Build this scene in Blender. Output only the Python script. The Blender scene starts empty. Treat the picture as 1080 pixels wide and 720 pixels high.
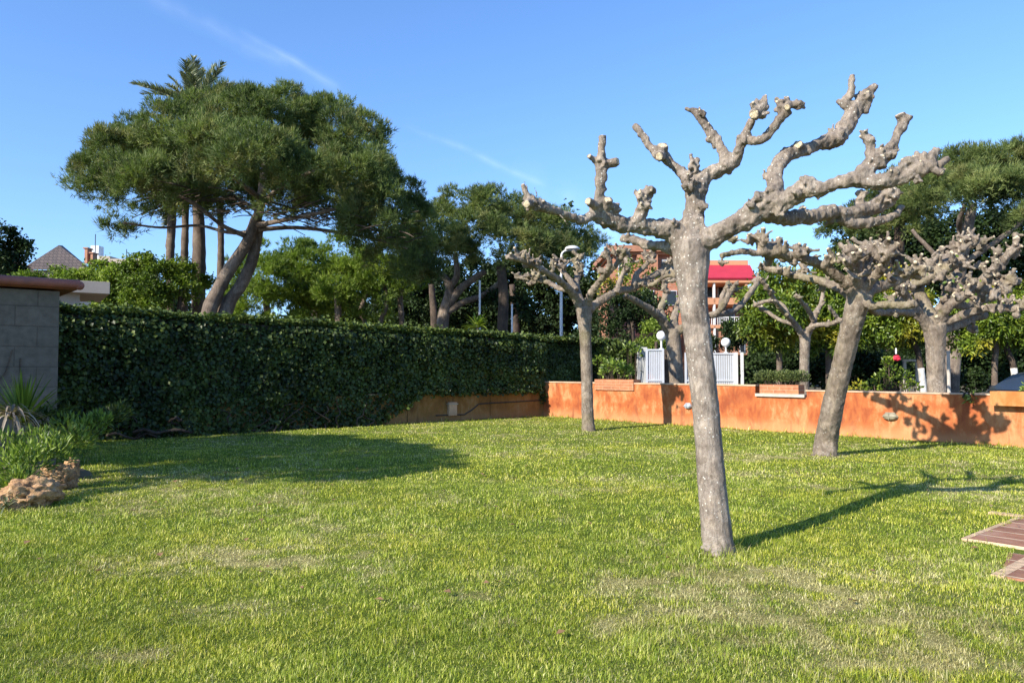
import bpy, bmesh, math, random
import numpy as np
from mathutils import Vector, Matrix
from math import sin, cos, radians, pi
random.seed(7)
RNG = np.random.default_rng(7)
S = bpy.context.scene
C = S.collection

# ------------------------------------------------------------------ camera, sky, sun, exposure
CAM_H = 1.6
F = 800.0
PITCH = math.atan(30 / F)
cam = bpy.data.cameras.new('camera')
cam.sensor_width = 36.0
cam.lens = F / 1080 * 36
cam.clip_end = 3000
cam.clip_start = 0.05
co = bpy.data.objects.new('camera', cam)
co.location = (0, 0, CAM_H)
co.rotation_euler = (pi / 2 + PITCH, 0, 0)
C.objects.link(co)
S.camera = co

SUN_AZ = radians(41.0)      # direction in which shadows fall, measured from +X towards +Y
SUN_EL = radians(30)
w = bpy.data.worlds.new('World')
S.world = w
w.use_nodes = True
nt = w.node_tree
nt.nodes.clear()
out = nt.nodes.new('ShaderNodeOutputWorld')
bg = nt.nodes.new('ShaderNodeBackground')
bg.inputs['Strength'].default_value = 0.148
sky = nt.nodes.new('ShaderNodeTexSky')
sky.sky_type = 'NISHITA'
sky.sun_disc = False
sky.sun_elevation = SUN_EL
to_sun = Vector((-cos(SUN_AZ) * cos(SUN_EL), -sin(SUN_AZ) * cos(SUN_EL), sin(SUN_EL)))
# nishita: rotation 0 puts the sun on +Y, turning clockwise
sky.sun_rotation = math.atan2(to_sun.x, to_sun.y)
sky.altitude = 0
sky.air_density = 1.0
sky.dust_density = 0.15
sky.ozone_density = 3.0
stc = nt.nodes.new('ShaderNodeTexCoord')
smp = nt.nodes.new('ShaderNodeVectorMath')
smp.operation = 'MULTIPLY_ADD'          # look a little higher into the sky near the skyline
smp.inputs[1].default_value = (1, 1, 0.8)
smp.inputs[2].default_value = (0, 0, 0.085)
nrm = nt.nodes.new('ShaderNodeVectorMath')
nrm.operation = 'NORMALIZE'
nt.links.new(stc.outputs['Generated'], smp.inputs[0])
nt.links.new(smp.outputs[0], nrm.inputs[0])
nt.links.new(nrm.outputs[0], sky.inputs['Vector'])
hs = nt.nodes.new('ShaderNodeHueSaturation')
hs.inputs['Saturation'].default_value = 1.17
hs.inputs['Hue'].default_value = 0.508
nt.links.new(sky.outputs[0], hs.inputs['Color'])
# thin high cloud streaks, laid out by direction in the sky
tc = nt.nodes.new('ShaderNodeTexCoord')


def wn(kind, **kw):
    n = nt.nodes.new(kind)
    for k, v in kw.items():
        setattr(n, k, v)
    return n


def wmath(op, a, b=None, clamp=False):
    n = wn('ShaderNodeMath', operation=op, use_clamp=clamp)
    for i, x in enumerate((a, b)):
        if x is None:
            continue
        if isinstance(x, (int, float)):
            n.inputs[i].default_value = x
        else:
            nt.links.new(x, n.inputs[i])
    return n.outputs[0]


def raydir(px, py):
    u, v = (px - 540) / F, (360 - py) / F
    return Vector((u, cos(PITCH) - v * sin(PITCH), sin(PITCH) + v * cos(PITCH)))


def streak(a, b, width, amp, seed, fade=0.5):
    """a cirrus streak along the great circle between two sky directions"""
    A, B = raydir(*a).normalized(), raydir(*b).normalized()
    n = A.cross(B).normalized()
    m = (A + B).normalized()
    t = n.cross(m).normalized()
    half = A.angle(B) / 2

    def dot(v):
        d = wn('ShaderNodeVectorMath', operation='DOT_PRODUCT')
        nt.links.new(tc.outputs['Generated'], d.inputs[0])
        d.inputs[1].default_value = v
        return d.outputs['Value']
    mp = wn('ShaderNodeMapping')
    mp.inputs['Location'].default_value = (seed, seed * 2, 0)
    nt.links.new(tc.outputs['Generated'], mp.inputs['Vector'])
    nz = wn('ShaderNodeTexNoise')
    nz.inputs['Scale'].default_value = 9
    nz.inputs['Detail'].default_value = 6
    nt.links.new(mp.outputs[0], nz.inputs['Vector'])
    off = wmath('MULTIPLY', wmath('SUBTRACT', nz.outputs['Fac'], 0.5), width * 2.2)
    dist = wmath('ABSOLUTE', wmath('ADD', dot(n), off))
    across = wmath('SUBTRACT', 1.0, wmath('DIVIDE', dist, width), True)
    across = wmath('POWER', across, 1.6)
    along = wmath('SUBTRACT', 1.0, wmath('POWER', wmath('DIVIDE', wmath('ABSOLUTE', dot(t)), half), 2.0), True)
    front = wmath('GREATER_THAN', dot(m), 0.0)
    nz2 = wn('ShaderNodeTexNoise')
    nz2.inputs['Scale'].default_value = 22
    nz2.inputs['Detail'].default_value = 5
    nt.links.new(mp.outputs[0], nz2.inputs['Vector'])
    rough = wmath('MULTIPLY', wmath('SUBTRACT', nz2.outputs['Fac'], 0.30, True), 2.4)
    return wmath('MULTIPLY', wmath('MULTIPLY', wmath('MULTIPLY', across, along), wmath('MULTIPLY', rough, front)), amp)


f1 = streak((120, -25), (385, 112), 0.016, 0.07, 3.1)
f2 = streak((250, 30), (360, 96), 0.007, 0.10, 1.7)
f3 = streak((425, 130), (580, 198), 0.007, 0.12, 5.3)
f4 = streak((540, 170), (760, 330), 0.03, 0.12, 8.3)
fac = wmath('ADD', wmath('ADD', f1, f2), wmath('ADD', f3, f4), True)
mix = wn('ShaderNodeMixRGB')
nt.links.new(fac, mix.inputs['Fac'])
nt.links.new(hs.outputs[0], mix.inputs['Color1'])
mix.inputs['Color2'].default_value = (7.5, 8.2, 9.2, 1)
nt.links.new(mix.outputs[0], bg.inputs['Color'])
nt.links.new(bg.outputs[0], out.inputs['Surface'])

sl = bpy.data.lights.new('sun', 'SUN')
sl.energy = 4.6
sl.angle = radians(0.55)
sl.color = (1.0, 0.93, 0.82)
so = bpy.data.objects.new('sun', sl)
so.rotation_euler = to_sun.to_track_quat('Z', 'Y').to_euler()
so.location = (-20, -20, 30)
C.objects.link(so)

S.view_settings.view_transform = 'Standard'
S.view_settings.look = 'None'
S.view_settings.gamma = 1
S.view_settings.exposure = 0.93
S.view_settings.use_curve_mapping = False
S.render.engine = 'CYCLES'
S.cycles.use_denoising = True
S.cycles.max_bounces = 6
S.cycles.transparent_max_bounces = 6


# ------------------------------------------------------------------ picture to place
def P(px, py, D):
    """world point seen at a pixel of the photograph, at depth D in front of the camera"""
    d = raydir(px, py)
    return Vector((0, 0, CAM_H)) + d * (D / d.y)


def G(px, py):
    d = raydir(px, py)
    k = -CAM_H / d.z
    return Vector((d.x * k, d.y * k, 0))


def R(rpx, D):
    return rpx / F * D


# ------------------------------------------------------------------ noise
def _hash(ix, iy, iz, seed):
    h = (ix.astype(np.int64) * 374761393 + iy.astype(np.int64) * 668265263 + iz.astype(np.int64) * 2147483647 + seed * 1274126177) & 0xffffffff
    h = ((h ^ (h >> 13)) * 1274126177) & 0xffffffff
    h = ((h ^ (h >> 16)) * 2246822519) & 0xffffffff
    return ((h ^ (h >> 15)) & 0xffffff) / float(0xffffff)


def vnoise(p, seed=0):
    p = np.asarray(p, float)
    if p.shape[1] == 2:
        p = np.concatenate([p, np.zeros((len(p), 1))], 1)
    i = np.floor(p).astype(np.int64)
    f = p - i
    f = f * f * (3 - 2 * f)
    r = 0
    for dx in (0, 1):
        for dy in (0, 1):
            for dz in (0, 1):
                wgt = (f[:, 0] if dx else 1 - f[:, 0]) * (f[:, 1] if dy else 1 - f[:, 1]) * (f[:, 2] if dz else 1 - f[:, 2])
                r = r + wgt * _hash(i[:, 0] + dx, i[:, 1] + dy, i[:, 2] + dz, seed)
    return r * 2 - 1


def fbm(p, octv=4, seed=0):
    a, s, k = 0, 1.0, 1.0
    tot = 0
    for o in range(octv):
        a = a + s * vnoise(np.asarray(p) * k + 17.3 * o, seed + o)
        tot += s
        s *= 0.5
        k *= 2.03
    return a / tot


def unit(v):
    return v / np.maximum(np.linalg.norm(v, axis=1, keepdims=True), 1e-9)


# ------------------------------------------------------------------ mesh and object helpers
def np_mesh(name, V, Fc, attrs=None, smooth=False):
    """V (N,3); Fc: list of (M,k) index arrays"""
    me = bpy.data.meshes.new(name)
    V = np.ascontiguousarray(V, dtype=np.float32)
    me.vertices.add(len(V))
    me.vertices.foreach_set('co', V.ravel())
    Fc = [np.asarray(f, dtype=np.int32) for f in Fc if len(f)]
    loops = np.concatenate([f.ravel() for f in Fc])
    sizes = np.concatenate([np.full(len(f), f.shape[1], dtype=np.int32) for f in Fc])
    starts = np.concatenate([[0], np.cumsum(sizes)[:-1]]).astype(np.int32)
    me.loops.add(len(loops))
    me.loops.foreach_set('vertex_index', loops)
    me.polygons.add(len(sizes))
    me.polygons.foreach_set('loop_start', starts)
    if smooth:
        me.polygons.foreach_set('use_smooth', np.ones(len(sizes), dtype=bool))
    for k, a in (attrs or {}).items():
        at = me.attributes.new(k, 'FLOAT', 'POINT')
        at.data.foreach_set('value', np.ascontiguousarray(a, dtype=np.float32))
    me.update(calc_edges=True)
    return me


def obj(name, me, m, parent=None):
    if isinstance(me, bmesh.types.BMesh):
        bm = me
        me = bpy.data.meshes.new(name)
        bm.to_mesh(me)
        bm.free()
    o = bpy.data.objects.new(name, me)
    if m is not None:
        if isinstance(m, (list, tuple)):
            for x in m:
                me.materials.append(x)
        else:
            me.materials.append(m)
    C.objects.link(o)
    if parent is not None:
        o.parent = parent
    return o


def local(me, loc):
    """shift a mesh built in world coordinates so it sits right under an Empty at loc"""
    me.transform(Matrix.Translation(-Vector(loc)))
    return me


def thing(name, label, cat, loc=(0, 0, 0), group=None, rz=0):
    o = bpy.data.objects.new(name, None)
    o.empty_display_size = 0.2
    o.location = loc
    o.rotation_euler = (0, 0, rz)
    C.objects.link(o)
    o['label'] = label
    o['category'] = cat
    if group:
        o['group'] = group
    return o


def tag(o, label, cat, group=None):
    o['label'] = label
    o['category'] = cat
    if group:
        o['group'] = group
    return o


def kind(o, k):
    o['kind'] = k
    return o


def box(bm, c, size, rz=0, rx=0, ry=0, bev=0.0):
    """a box centred at c"""
    m = Matrix.Translation(Vector(c)) @ Matrix.Rotation(rz, 4, 'Z') @ Matrix.Rotation(ry, 4, 'Y') @ Matrix.Rotation(rx, 4, 'X') @ Matrix.Diagonal((size[0], size[1], size[2], 1))
    r = bmesh.ops.create_cube(bm, size=1, matrix=m)
    if bev > 0:
        es = list({e for v in r['verts'] for e in v.link_edges})
        bmesh.ops.bevel(bm, geom=es, offset=bev, segments=2, affect='EDGES', profile=0.6)
    return bm


def cyl(bm, a, b, r1, r2=None, seg=16, caps=True):
    a, b = Vector(a), Vector(b)
    r2 = r1 if r2 is None else r2
    d = b - a
    m = Matrix.Translation((a + b) / 2) @ d.to_track_quat('Z', 'Y').to_matrix().to_4x4()
    bmesh.ops.create_cone(bm, cap_ends=caps, segments=seg, radius1=r1, radius2=r2, depth=d.length, matrix=m)
    return bm


def ball(bm, c, r, seg=16, sc=(1, 1, 1)):
    m = Matrix.Translation(Vector(c)) @ Matrix.Diagonal((sc[0], sc[1], sc[2], 1))
    bmesh.ops.create_uvsphere(bm, u_segments=seg, v_segments=max(8, seg // 2), radius=r, matrix=m)
    return bm


def shade_smooth(o, ang=35):
    me = o.data
    me.polygons.foreach_set('use_smooth', np.ones(len(me.polygons), dtype=bool))
    try:
        me.set_sharp_from_angle(angle=radians(ang))
    except Exception:
        pass
    return o


# ------------------------------------------------------------------ materials
def new_mat(name):
    m = bpy.data.materials.new(name)
    m.use_nodes = True
    t = m.node_tree
    t.nodes.clear()
    o = t.nodes.new('ShaderNodeOutputMaterial')
    b = t.nodes.new('ShaderNodeBsdfPrincipled')
    t.links.new(b.outputs[0], o.inputs['Surface'])
    return m, t, b, o


class N:
    """small node-tree helper"""
    def __init__(s, t):
        s.t = t

    def n(s, kind, **kw):
        x = s.t.nodes.new(kind)
        for k, v in kw.items():
            setattr(x, k, v)
        return x

    def set(s, node, key, val):
        if isinstance(val, bpy.types.NodeSocket):
            s.t.links.new(val, node.inputs[key])
        else:
            node.inputs[key].default_value = val

    def math(s, op, a, b=0.0, clamp=False):
        x = s.n('ShaderNodeMath', operation=op, use_clamp=clamp)
        s.set(x, 0, a)
        s.set(x, 1, b)
        return x.outputs[0]

    def noise(s, scale, detail=4, rough=0.55, vec=None, dist=0.0):
        x = s.n('ShaderNodeTexNoise')
        x.inputs['Scale'].default_value = scale
        x.inputs['Detail'].default_value = detail
        x.inputs['Roughness'].default_value = rough
        x.inputs['Distortion'].default_value = dist
        if vec is not None:
            s.t.links.new(vec, x.inputs['Vector'])
        return x.outputs['Fac']

    def pos(s, scale=(1, 1, 1), rot=(0, 0, 0)):
        g = s.n('ShaderNodeNewGeometry')
        mp = s.n('ShaderNodeMapping')
        mp.inputs['Scale'].default_value = scale
        mp.inputs['Rotation'].default_value = rot
        s.t.links.new(g.outputs['Position'], mp.inputs['Vector'])
        return mp.outputs[0]

    def attr(s, name):
        a = s.n('ShaderNodeAttribute', attribute_name=name)
        return a.outputs['Fac']

    def ramp(s, fac, stops):
        r = s.n('ShaderNodeValToRGB')
        e = r.color_ramp.elements
        while len(e) < len(stops):
            e.new(0.5)
        for i, (p, c) in enumerate(stops):
            e[i].position = p
            e[i].color = (*c, 1) if len(c) == 3 else c
        s.t.links.new(fac, r.inputs[0])
        return r.outputs[0]

    def mix(s, fac, a, b, mode='MIX'):
        x = s.n('ShaderNodeMixRGB', blend_type=mode)
        s.set(x, 'Fac', fac)
        for k, v in (('Color1', a), ('Color2', b)):
            if isinstance(v, tuple):
                v = (*v[:3], 1)
            s.set(x, k, v)
        return x.outputs[0]

    def bump(s, h, strength=0.5, dist=0.02):
        x = s.n('ShaderNodeBump')
        x.inputs['Strength'].default_value = strength
        x.inputs['Distance'].default_value = dist
        s.t.links.new(h, x.inputs['Height'])
        return x.outputs[0]


def step(n, x, a, b):
    """smooth 0..1 between a and b"""
    m = n.n('ShaderNodeMapRange', interpolation_type='SMOOTHSTEP')
    n.t.links.new(x, m.inputs['Value'])
    m.inputs['From Min'].default_value = a
    m.inputs['From Max'].default_value = b
    return m.outputs[0]


def leaf_mat(name, cols, trans=0.3, rough=0.5, spec=0.35, patch=0.6, tint=None, scale=0.7):
    """cols: dark..light stops picked by the per-leaf attribute; patches vary over a few metres"""
    m, t, b, o = new_mat(name)
    n = N(t)
    r = n.attr('rnd')
    pn = n.noise(scale, 3, vec=n.pos())
    f = n.math('ADD', n.math('MULTIPLY', r, 1 - patch * 0.5), n.math('MULTIPLY', n.math('SUBTRACT', pn, 0.5), patch * 1.6), True)
    k = len(cols)
    col = n.ramp(f, [(i / (k - 1), c) for i, c in enumerate(cols)])
    if tint:
        pn2 = n.noise(tint[1], 2, vec=n.pos())
        col = n.mix(n.math('MULTIPLY', step(n, pn2, 0.52, 0.68), tint[2]), col, tint[0])
    t.links.new(col, b.inputs['Base Color'])
    b.inputs['Roughness'].default_value = rough
    b.inputs['Specular IOR Level'].default_value = spec
    tr = n.n('ShaderNodeBsdfTranslucent')
    tcol = n.mix(1.0, col, (1.0, 1.15, 0.5), 'MULTIPLY')
    t.links.new(tcol, tr.inputs['Color'])
    mx = n.n('ShaderNodeMixShader')
    mx.inputs[0].default_value = trans
    t.links.new(b.outputs[0], mx.inputs[1])
    t.links.new(tr.outputs[0], mx.inputs[2])
    t.links.new(mx.outputs[0], o.inputs['Surface'])
    return m


def plain_mat(name, col, rough=0.6, metal=0.0, var=0.15, scale=6, bump=0.2, bdist=0.01, spec=0.4, dirt=None):
    m, t, b, o = new_mat(name)
    n = N(t)
    pos = n.pos()
    nz = n.noise(scale, 6, vec=pos)
    fine = n.noise(scale * 9, 4, vec=pos)
    v = n.math('ADD', n.math('MULTIPLY', nz, 0.7), n.math('MULTIPLY', fine, 0.3))
    lo = tuple(c * (1 - var) for c in col)
    hi = tuple(min(1, c * (1 + var)) for c in col)
    c = n.ramp(v, [(0.3, lo), (0.7, hi)])
    if dirt:
        c = n.mix(n.math('MULTIPLY', step(n, n.noise(scale * 0.5, 5, vec=pos, dist=0.8), 0.5, 0.75), dirt[1]), c, dirt[0])
    t.links.new(c, b.inputs['Base Color'])
    b.inputs['Roughness'].default_value = rough
    b.inputs['Metallic'].default_value = metal
    b.inputs['Specular IOR Level'].default_value = spec
    if bump:
        t.links.new(n.bump(v, bump, bdist), b.inputs['Normal'])
    return m


def bark_mat(name, lo, mid, hi, scale=1.0, cut=True, speck=0.35, green=0.0, stretch=0.35, bstr=0.9):
    m, t, b, o = new_mat(name)
    n = N(t)
    pos = n.pos((scale, scale, scale * stretch))
    iso = n.pos((scale, scale, scale))
    big = n.noise(5, 5, 0.6, iso, 0.6)
    fis = n.noise(42, 6, 0.7, pos, 0.5)
    fine = n.noise(120, 4, 0.6, iso)
    v = n.math('ADD', n.math('MULTIPLY', big, 0.42), n.math('ADD', n.math('MULTIPLY', fis, 0.38), n.math('MULTIPLY', fine, 0.20)))
    c = n.ramp(v, [(0.36, lo), (0.5, mid), (0.64, hi)])
    pt = n.noise(7.5 * scale, 3, 0.5, n.pos((1, 1, 0.55)), 1.4)
    c = n.mix(n.math('MULTIPLY', step(n, pt, 0.53, 0.56), 0.32), c, n.mix(1.0, c, (1.5, 1.42, 1.3), 'MULTIPLY'))
    c = n.mix(n.math('MULTIPLY', n.math('SUBTRACT', 1.0, step(n, pt, 0.40, 0.44)), 0.35), c, n.mix(1.0, c, (0.55, 0.5, 0.45), 'MULTIPLY'))
    # pale lichen flecks
    vo = n.n('ShaderNodeTexVoronoi')
    vo.inputs['Scale'].default_value = 26 * scale
    t.links.new(n.pos((1, 1, 1)), vo.inputs['Vector'])
    spk = n.math('MULTIPLY', n.math('SUBTRACT', 1.0, step(n, vo.outputs['Distance'], 0.12, 0.24)), step(n, n.noise(3.5, 3, vec=iso), 0.44, 0.54))
    c = n.mix(n.math('MULTIPLY', spk, speck), c, (0.62, 0.60, 0.52))
    if green:
        c = n.mix(n.math('MULTIPLY', step(n, n.noise(2.2, 4, vec=iso), 0.5, 0.7), green), c, (0.22, 0.2, 0.06))
    if cut:
        k = n.attr('cut')
        wood = n.ramp(n.noise(60, 3, vec=iso), [(0.3, (0.40, 0.30, 0.17)), (0.7, (0.74, 0.64, 0.44))])
        c = n.mix(step(n, k, 0.25, 0.75), c, wood)
    t.links.new(c, b.inputs['Base Color'])
    b.inputs['Roughness'].default_value = 0.85
    b.inputs['Specular IOR Level'].default_value = 0.25
    h = n.math('ADD', n.math('MULTIPLY', fis, 0.7), n.math('MULTIPLY', fine, 0.45))
    t.links.new(n.bump(h, bstr, 0.02 / scale), b.inputs['Normal'])
    return m


M = {}
M['plane_bark'] = bark_mat('plane_bark', speck=0.8, lo=(0.085, 0.066, 0.050), mid=(0.225, 0.185, 0.147), hi=(0.41, 0.35, 0.285))
M['plane_bark_far'] = bark_mat('plane_bark_far', (0.075, 0.056, 0.04), (0.20, 0.16, 0.12), (0.36, 0.30, 0.235), 0.6, green=0.25)
M['pine_bark'] = bark_mat('pine_bark', (0.06, 0.045, 0.035), (0.17, 0.13, 0.10), (0.33, 0.27, 0.21), 0.25, False, 0.1)
M['dark_bark'] = bark_mat('dark_bark', (0.03, 0.022, 0.016), (0.075, 0.055, 0.04), (0.15, 0.11, 0.08), 0.3, False, 0.05)
M['palm_bark'] = bark_mat('palm_bark', (0.05, 0.035, 0.025), (0.14, 0.105, 0.08), (0.25, 0.20, 0.15), 0.3, False, 0.0, stretch=3.0)
M['white_bark'] = bark_mat('white_bark', (0.35, 0.33, 0.3), (0.6, 0.58, 0.54), (0.75, 0.73, 0.7), 0.4, False, 0.0)
M['pine_leaf'] = leaf_mat('pine_leaf', [(0.04, 0.06, 0.02), (0.115, 0.155, 0.045), (0.21, 0.25, 0.075), (0.33, 0.34, 0.13)], 0.36, 0.55, 0.25, tint=((0.22, 0.18, 0.07), 0.9, 0.45), scale=0.45)
M['dark_leaf'] = leaf_mat('dark_leaf', [(0.010, 0.020, 0.006), (0.028, 0.050, 0.013), (0.06, 0.09, 0.024)], 0.15, 0.55, 0.2)
M['bush_leaf'] = leaf_mat('bush_leaf', [(0.05, 0.085, 0.012), (0.15, 0.215, 0.03), (0.26, 0.33, 0.05), (0.38, 0.42, 0.08)], 0.38, 0.5, 0.25, scale=0.35)
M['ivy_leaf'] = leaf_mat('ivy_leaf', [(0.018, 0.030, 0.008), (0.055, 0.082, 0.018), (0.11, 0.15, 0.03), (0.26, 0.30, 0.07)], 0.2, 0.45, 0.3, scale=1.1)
M['orange_leaf'] = leaf_mat('orange_leaf', [(0.035, 0.065, 0.010), (0.11, 0.17, 0.018), (0.21, 0.27, 0.028), (0.38, 0.38, 0.04)], 0.3, 0.4, 0.4, tint=((0.46, 0.36, 0.03), 0.45, 0.8), scale=0.6)
M['fresh_leaf'] = leaf_mat('fresh_leaf', [(0.05, 0.09, 0.015), (0.15, 0.22, 0.035), (0.28, 0.36, 0.06), (0.42, 0.48, 0.14)], 0.32, 0.42, 0.4, scale=2)
M['shrub_leaf'] = leaf_mat('shrub_leaf', [(0.03, 0.045, 0.015), (0.09, 0.12, 0.035), (0.17, 0.20, 0.06), (0.27, 0.27, 0.10)], 0.22, 0.5, 0.35, scale=3)
M['palm_leaf'] = leaf_mat('palm_leaf', [(0.09, 0.11, 0.06), (0.20, 0.22, 0.12), (0.32, 0.33, 0.19), (0.44, 0.43, 0.27)], 0.2, 0.4, 0.5)
M['straw_leaf'] = leaf_mat('straw_leaf', [(0.22, 0.17, 0.12), (0.38, 0.31, 0.24), (0.55, 0.47, 0.40)], 0.25, 0.6, 0.3, scale=3)


def grass_mat():
    m, t, b, o = new_mat('grass_blades')
    n = N(t)
    r = n.attr('rnd')
    dry = n.attr('dry')
    g = n.ramp(r, [(0.0, (0.07, 0.115, 0.014)), (0.35, (0.225, 0.305, 0.026)), (0.7, (0.42, 0.48, 0.048)), (1.0, (0.72, 0.69, 0.20))])
    g = n.mix(n.math('MULTIPLY', step(n, n.noise(0.55, 3, vec=n.pos()), 0.42, 0.62), 0.45), g, n.mix(1.0, g, (1.35, 1.1, 0.75), 'MULTIPLY'))
    s = n.ramp(r, [(0.0, (0.26, 0.20, 0.08)), (0.5, (0.52, 0.45, 0.21)), (1.0, (0.80, 0.72, 0.44))])
    c = n.mix(dry, g, s)
    t.links.new(c, b.inputs['Base Color'])
    b.inputs['Roughness'].default_value = 0.45
    b.inputs['Specular IOR Level'].default_value = 0.35
    tr = n.n('ShaderNodeBsdfTranslucent')
    t.links.new(n.mix(1.0, c, (1.0, 1.1, 0.5), 'MULTIPLY'), tr.inputs['Color'])
    mx = n.n('ShaderNodeMixShader')
    mx.inputs[0].default_value = 0.3
    t.links.new(b.outputs[0], mx.inputs[1])
    t.links.new(tr.outputs[0], mx.inputs[2])
    t.links.new(mx.outputs[0], o.inputs['Surface'])
    return m


M['grass'] = grass_mat()


def soil_mat():
    m, t, b, o = new_mat('lawn_soil')
    n = N(t)
    pos = n.pos()
    dry = n.attr('dry')
    fine = n.noise(55, 5, 0.7, pos)
    mid = n.noise(7, 5, 0.6, pos)
    v = n.math('ADD', n.math('MULTIPLY', fine, 0.65), n.math('MULTIPLY', mid, 0.35))
    g = n.ramp(v, [(0.32, (0.05, 0.07, 0.013)), (0.5, (0.13, 0.17, 0.022)), (0.68, (0.24, 0.28, 0.04))])
    s = n.ramp(v, [(0.32, (0.15, 0.12, 0.045)), (0.5, (0.38, 0.33, 0.13)), (0.68, (0.58, 0.52, 0.25))])
    t.links.new(n.mix(dry, g, s), b.inputs['Base Color'])
    b.inputs['Roughness'].default_value = 0.95
    b.inputs['Specular IOR Level'].default_value = 0.1
    t.links.new(n.bump(fine, 1.0, 0.03), b.inputs['Normal'])
    return m


M['soil'] = soil_mat()


def stucco_mat(name, cols, stain, base_h=0.0, stain_amt=0.6, bump=0.25, efflo=0.5):
    """painted render with blotches, paler salt marks and a dirty foot"""
    m, t, b, o = new_mat(name)
    n = N(t)
    pos = n.pos()
    big = n.noise(1.1, 5, 0.6, pos, 0.4)
    mid = n.noise(5.5, 6, 0.65, n.pos((1, 1, 0.45)), 0.3)
    fine = n.noise(70, 4, 0.6, pos)
    v = n.math('ADD', n.math('MULTIPLY', big, 0.55), n.math('MULTIPLY', mid, 0.45))
    c = n.ramp(v, [(0.38, cols[0]), (0.5, cols[1]), (0.61, cols[2])])
    sp = n.n('ShaderNodeSeparateXYZ')
    g = n.n('ShaderNodeNewGeometry')
    t.links.new(g.outputs['Position'], sp.inputs[0])
    z = sp.outputs['Z']
    foot = n.math('SUBTRACT', 1.0, step(n, n.math('ADD', z, n.math('MULTIPLY', n.math('SUBTRACT', mid, 0.5), 0.6)), base_h + 0.0, base_h + 0.36))
    c = n.mix(n.math('MULTIPLY', foot, efflo), c, cols[2])
    st = n.math('MULTIPLY', step(n, n.noise(2.3, 6, 0.7, n.pos((1, 1, 0.3)), 0.5), 0.55, 0.7), stain_amt)
    c = n.mix(st, c, stain)
    streaks = step(n, n.noise(9, 4, 0.6, n.pos((1, 1, 0.06))), 0.58, 0.72)
    c = n.mix(n.math('MULTIPLY', streaks, 0.28), c, stain)
    t.links.new(c, b.inputs['Base Color'])
    b.inputs['Roughness'].default_value = 0.85
    b.inputs['Specular IOR Level'].default_value = 0.2
    t.links.new(n.bump(n.math('ADD', fine, n.math('MULTIPLY', mid, 0.6)), bump, 0.012), b.inputs['Normal'])
    return m


M['orange_stucco'] = stucco_mat('orange_stucco', [(0.27, 0.065, 0.024), (0.41, 0.125, 0.04), (0.53, 0.25, 0.11)], (0.22, 0.07, 0.035), 0, 0.8, 0.5, 0.7)
M['ochre_stucco'] = stucco_mat('ochre_stucco', [(0.17, 0.085, 0.026), (0.26, 0.135, 0.042), (0.30, 0.19, 0.09)], (0.08, 0.045, 0.025), 0, 0.8)
M['planter_orange'] = stucco_mat('planter_orange', [(0.34, 0.115, 0.03), (0.42, 0.155, 0.042), (0.48, 0.22, 0.08)], (0.25, 0.08, 0.03), -1, 0.4)


def brickish(name, c1, c2, mortar, bw, bh, msize, rot=0.0, vertical=True, offset=0.5, rough=0.85, bump=0.5, stain=None, squash=1.0, center=(0, 0, 0), msmooth=0.15):
    m, t, b, o = new_mat(name)
    n = N(t)
    g = n.n('ShaderNodeNewGeometry')
    mp = n.n('ShaderNodeMapping', vector_type='POINT')
    sub = n.n('ShaderNodeVectorMath', operation='SUBTRACT')
    t.links.new(g.outputs['Position'], sub.inputs[0])
    sub.inputs[1].default_value = center
    rt = n.n('ShaderNodeVectorRotate', rotation_type='Z_AXIS')
    t.links.new(sub.outputs[0], rt.inputs['Vector'])
    rt.inputs['Angle'].default_value = -rot
    sp = n.n('ShaderNodeSeparateXYZ')
    t.links.new(rt.outputs[0], sp.inputs[0])
    cb = n.n('ShaderNodeCombineXYZ')
    if vertical:
        t.links.new(n.math('ADD', sp.outputs['X'], sp.outputs['Y']), cb.inputs['X'])
        t.links.new(sp.outputs['Z'], cb.inputs['Y'])
    else:
        t.links.new(sp.outputs['X'], cb.inputs['X'])
        t.links.new(sp.outputs['Y'], cb.inputs['Y'])
    br = n.n('ShaderNodeTexBrick')
    br.offset = offset
    br.squash = squash
    t.links.new(cb.outputs[0], br.inputs['Vector'])
    br.inputs['Scale'].default_value = 1.0
    br.inputs['Brick Width'].default_value = bw
    br.inputs['Row Height'].default_value = bh
    br.inputs['Mortar Size'].default_value = msize
    br.inputs['Mortar Smooth'].default_value = msmooth
    br.inputs['Bias'].default_value = 0.0
    br.inputs['Color1'].default_value = (*c1, 1)
    br.inputs['Color2'].default_value = (*c2, 1)
    br.inputs['Mortar'].default_value = (*mortar, 1)
    nz = n.noise(9, 6, 0.65, n.pos())
    c = n.mix(0.6, br.outputs['Color'], n.ramp(nz, [(0.3, (0.55, 0.55, 0.55)), (0.7, (1.25, 1.25, 1.25))]), 'MULTIPLY')
    if stain:
        c = n.mix(n.math('MULTIPLY', step(n, n.noise(1.7, 5, 0.6, n.pos(), 0.5), 0.5, 0.7), stain[1]), c, stain[0])
    t.links.new(c, b.inputs['Base Color'])
    b.inputs['Roughness'].default_value = rough
    b.inputs['Specular IOR Level'].default_value = 0.25
    h = n.math('ADD', n.math('MULTIPLY', n.math('SUBTRACT', 1.0, br.outputs['Fac']), 1.0), n.math('MULTIPLY', nz, 0.3))
    t.links.new(n.bump(h, bump, 0.012), b.inputs['Normal'])
    return m


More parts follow.
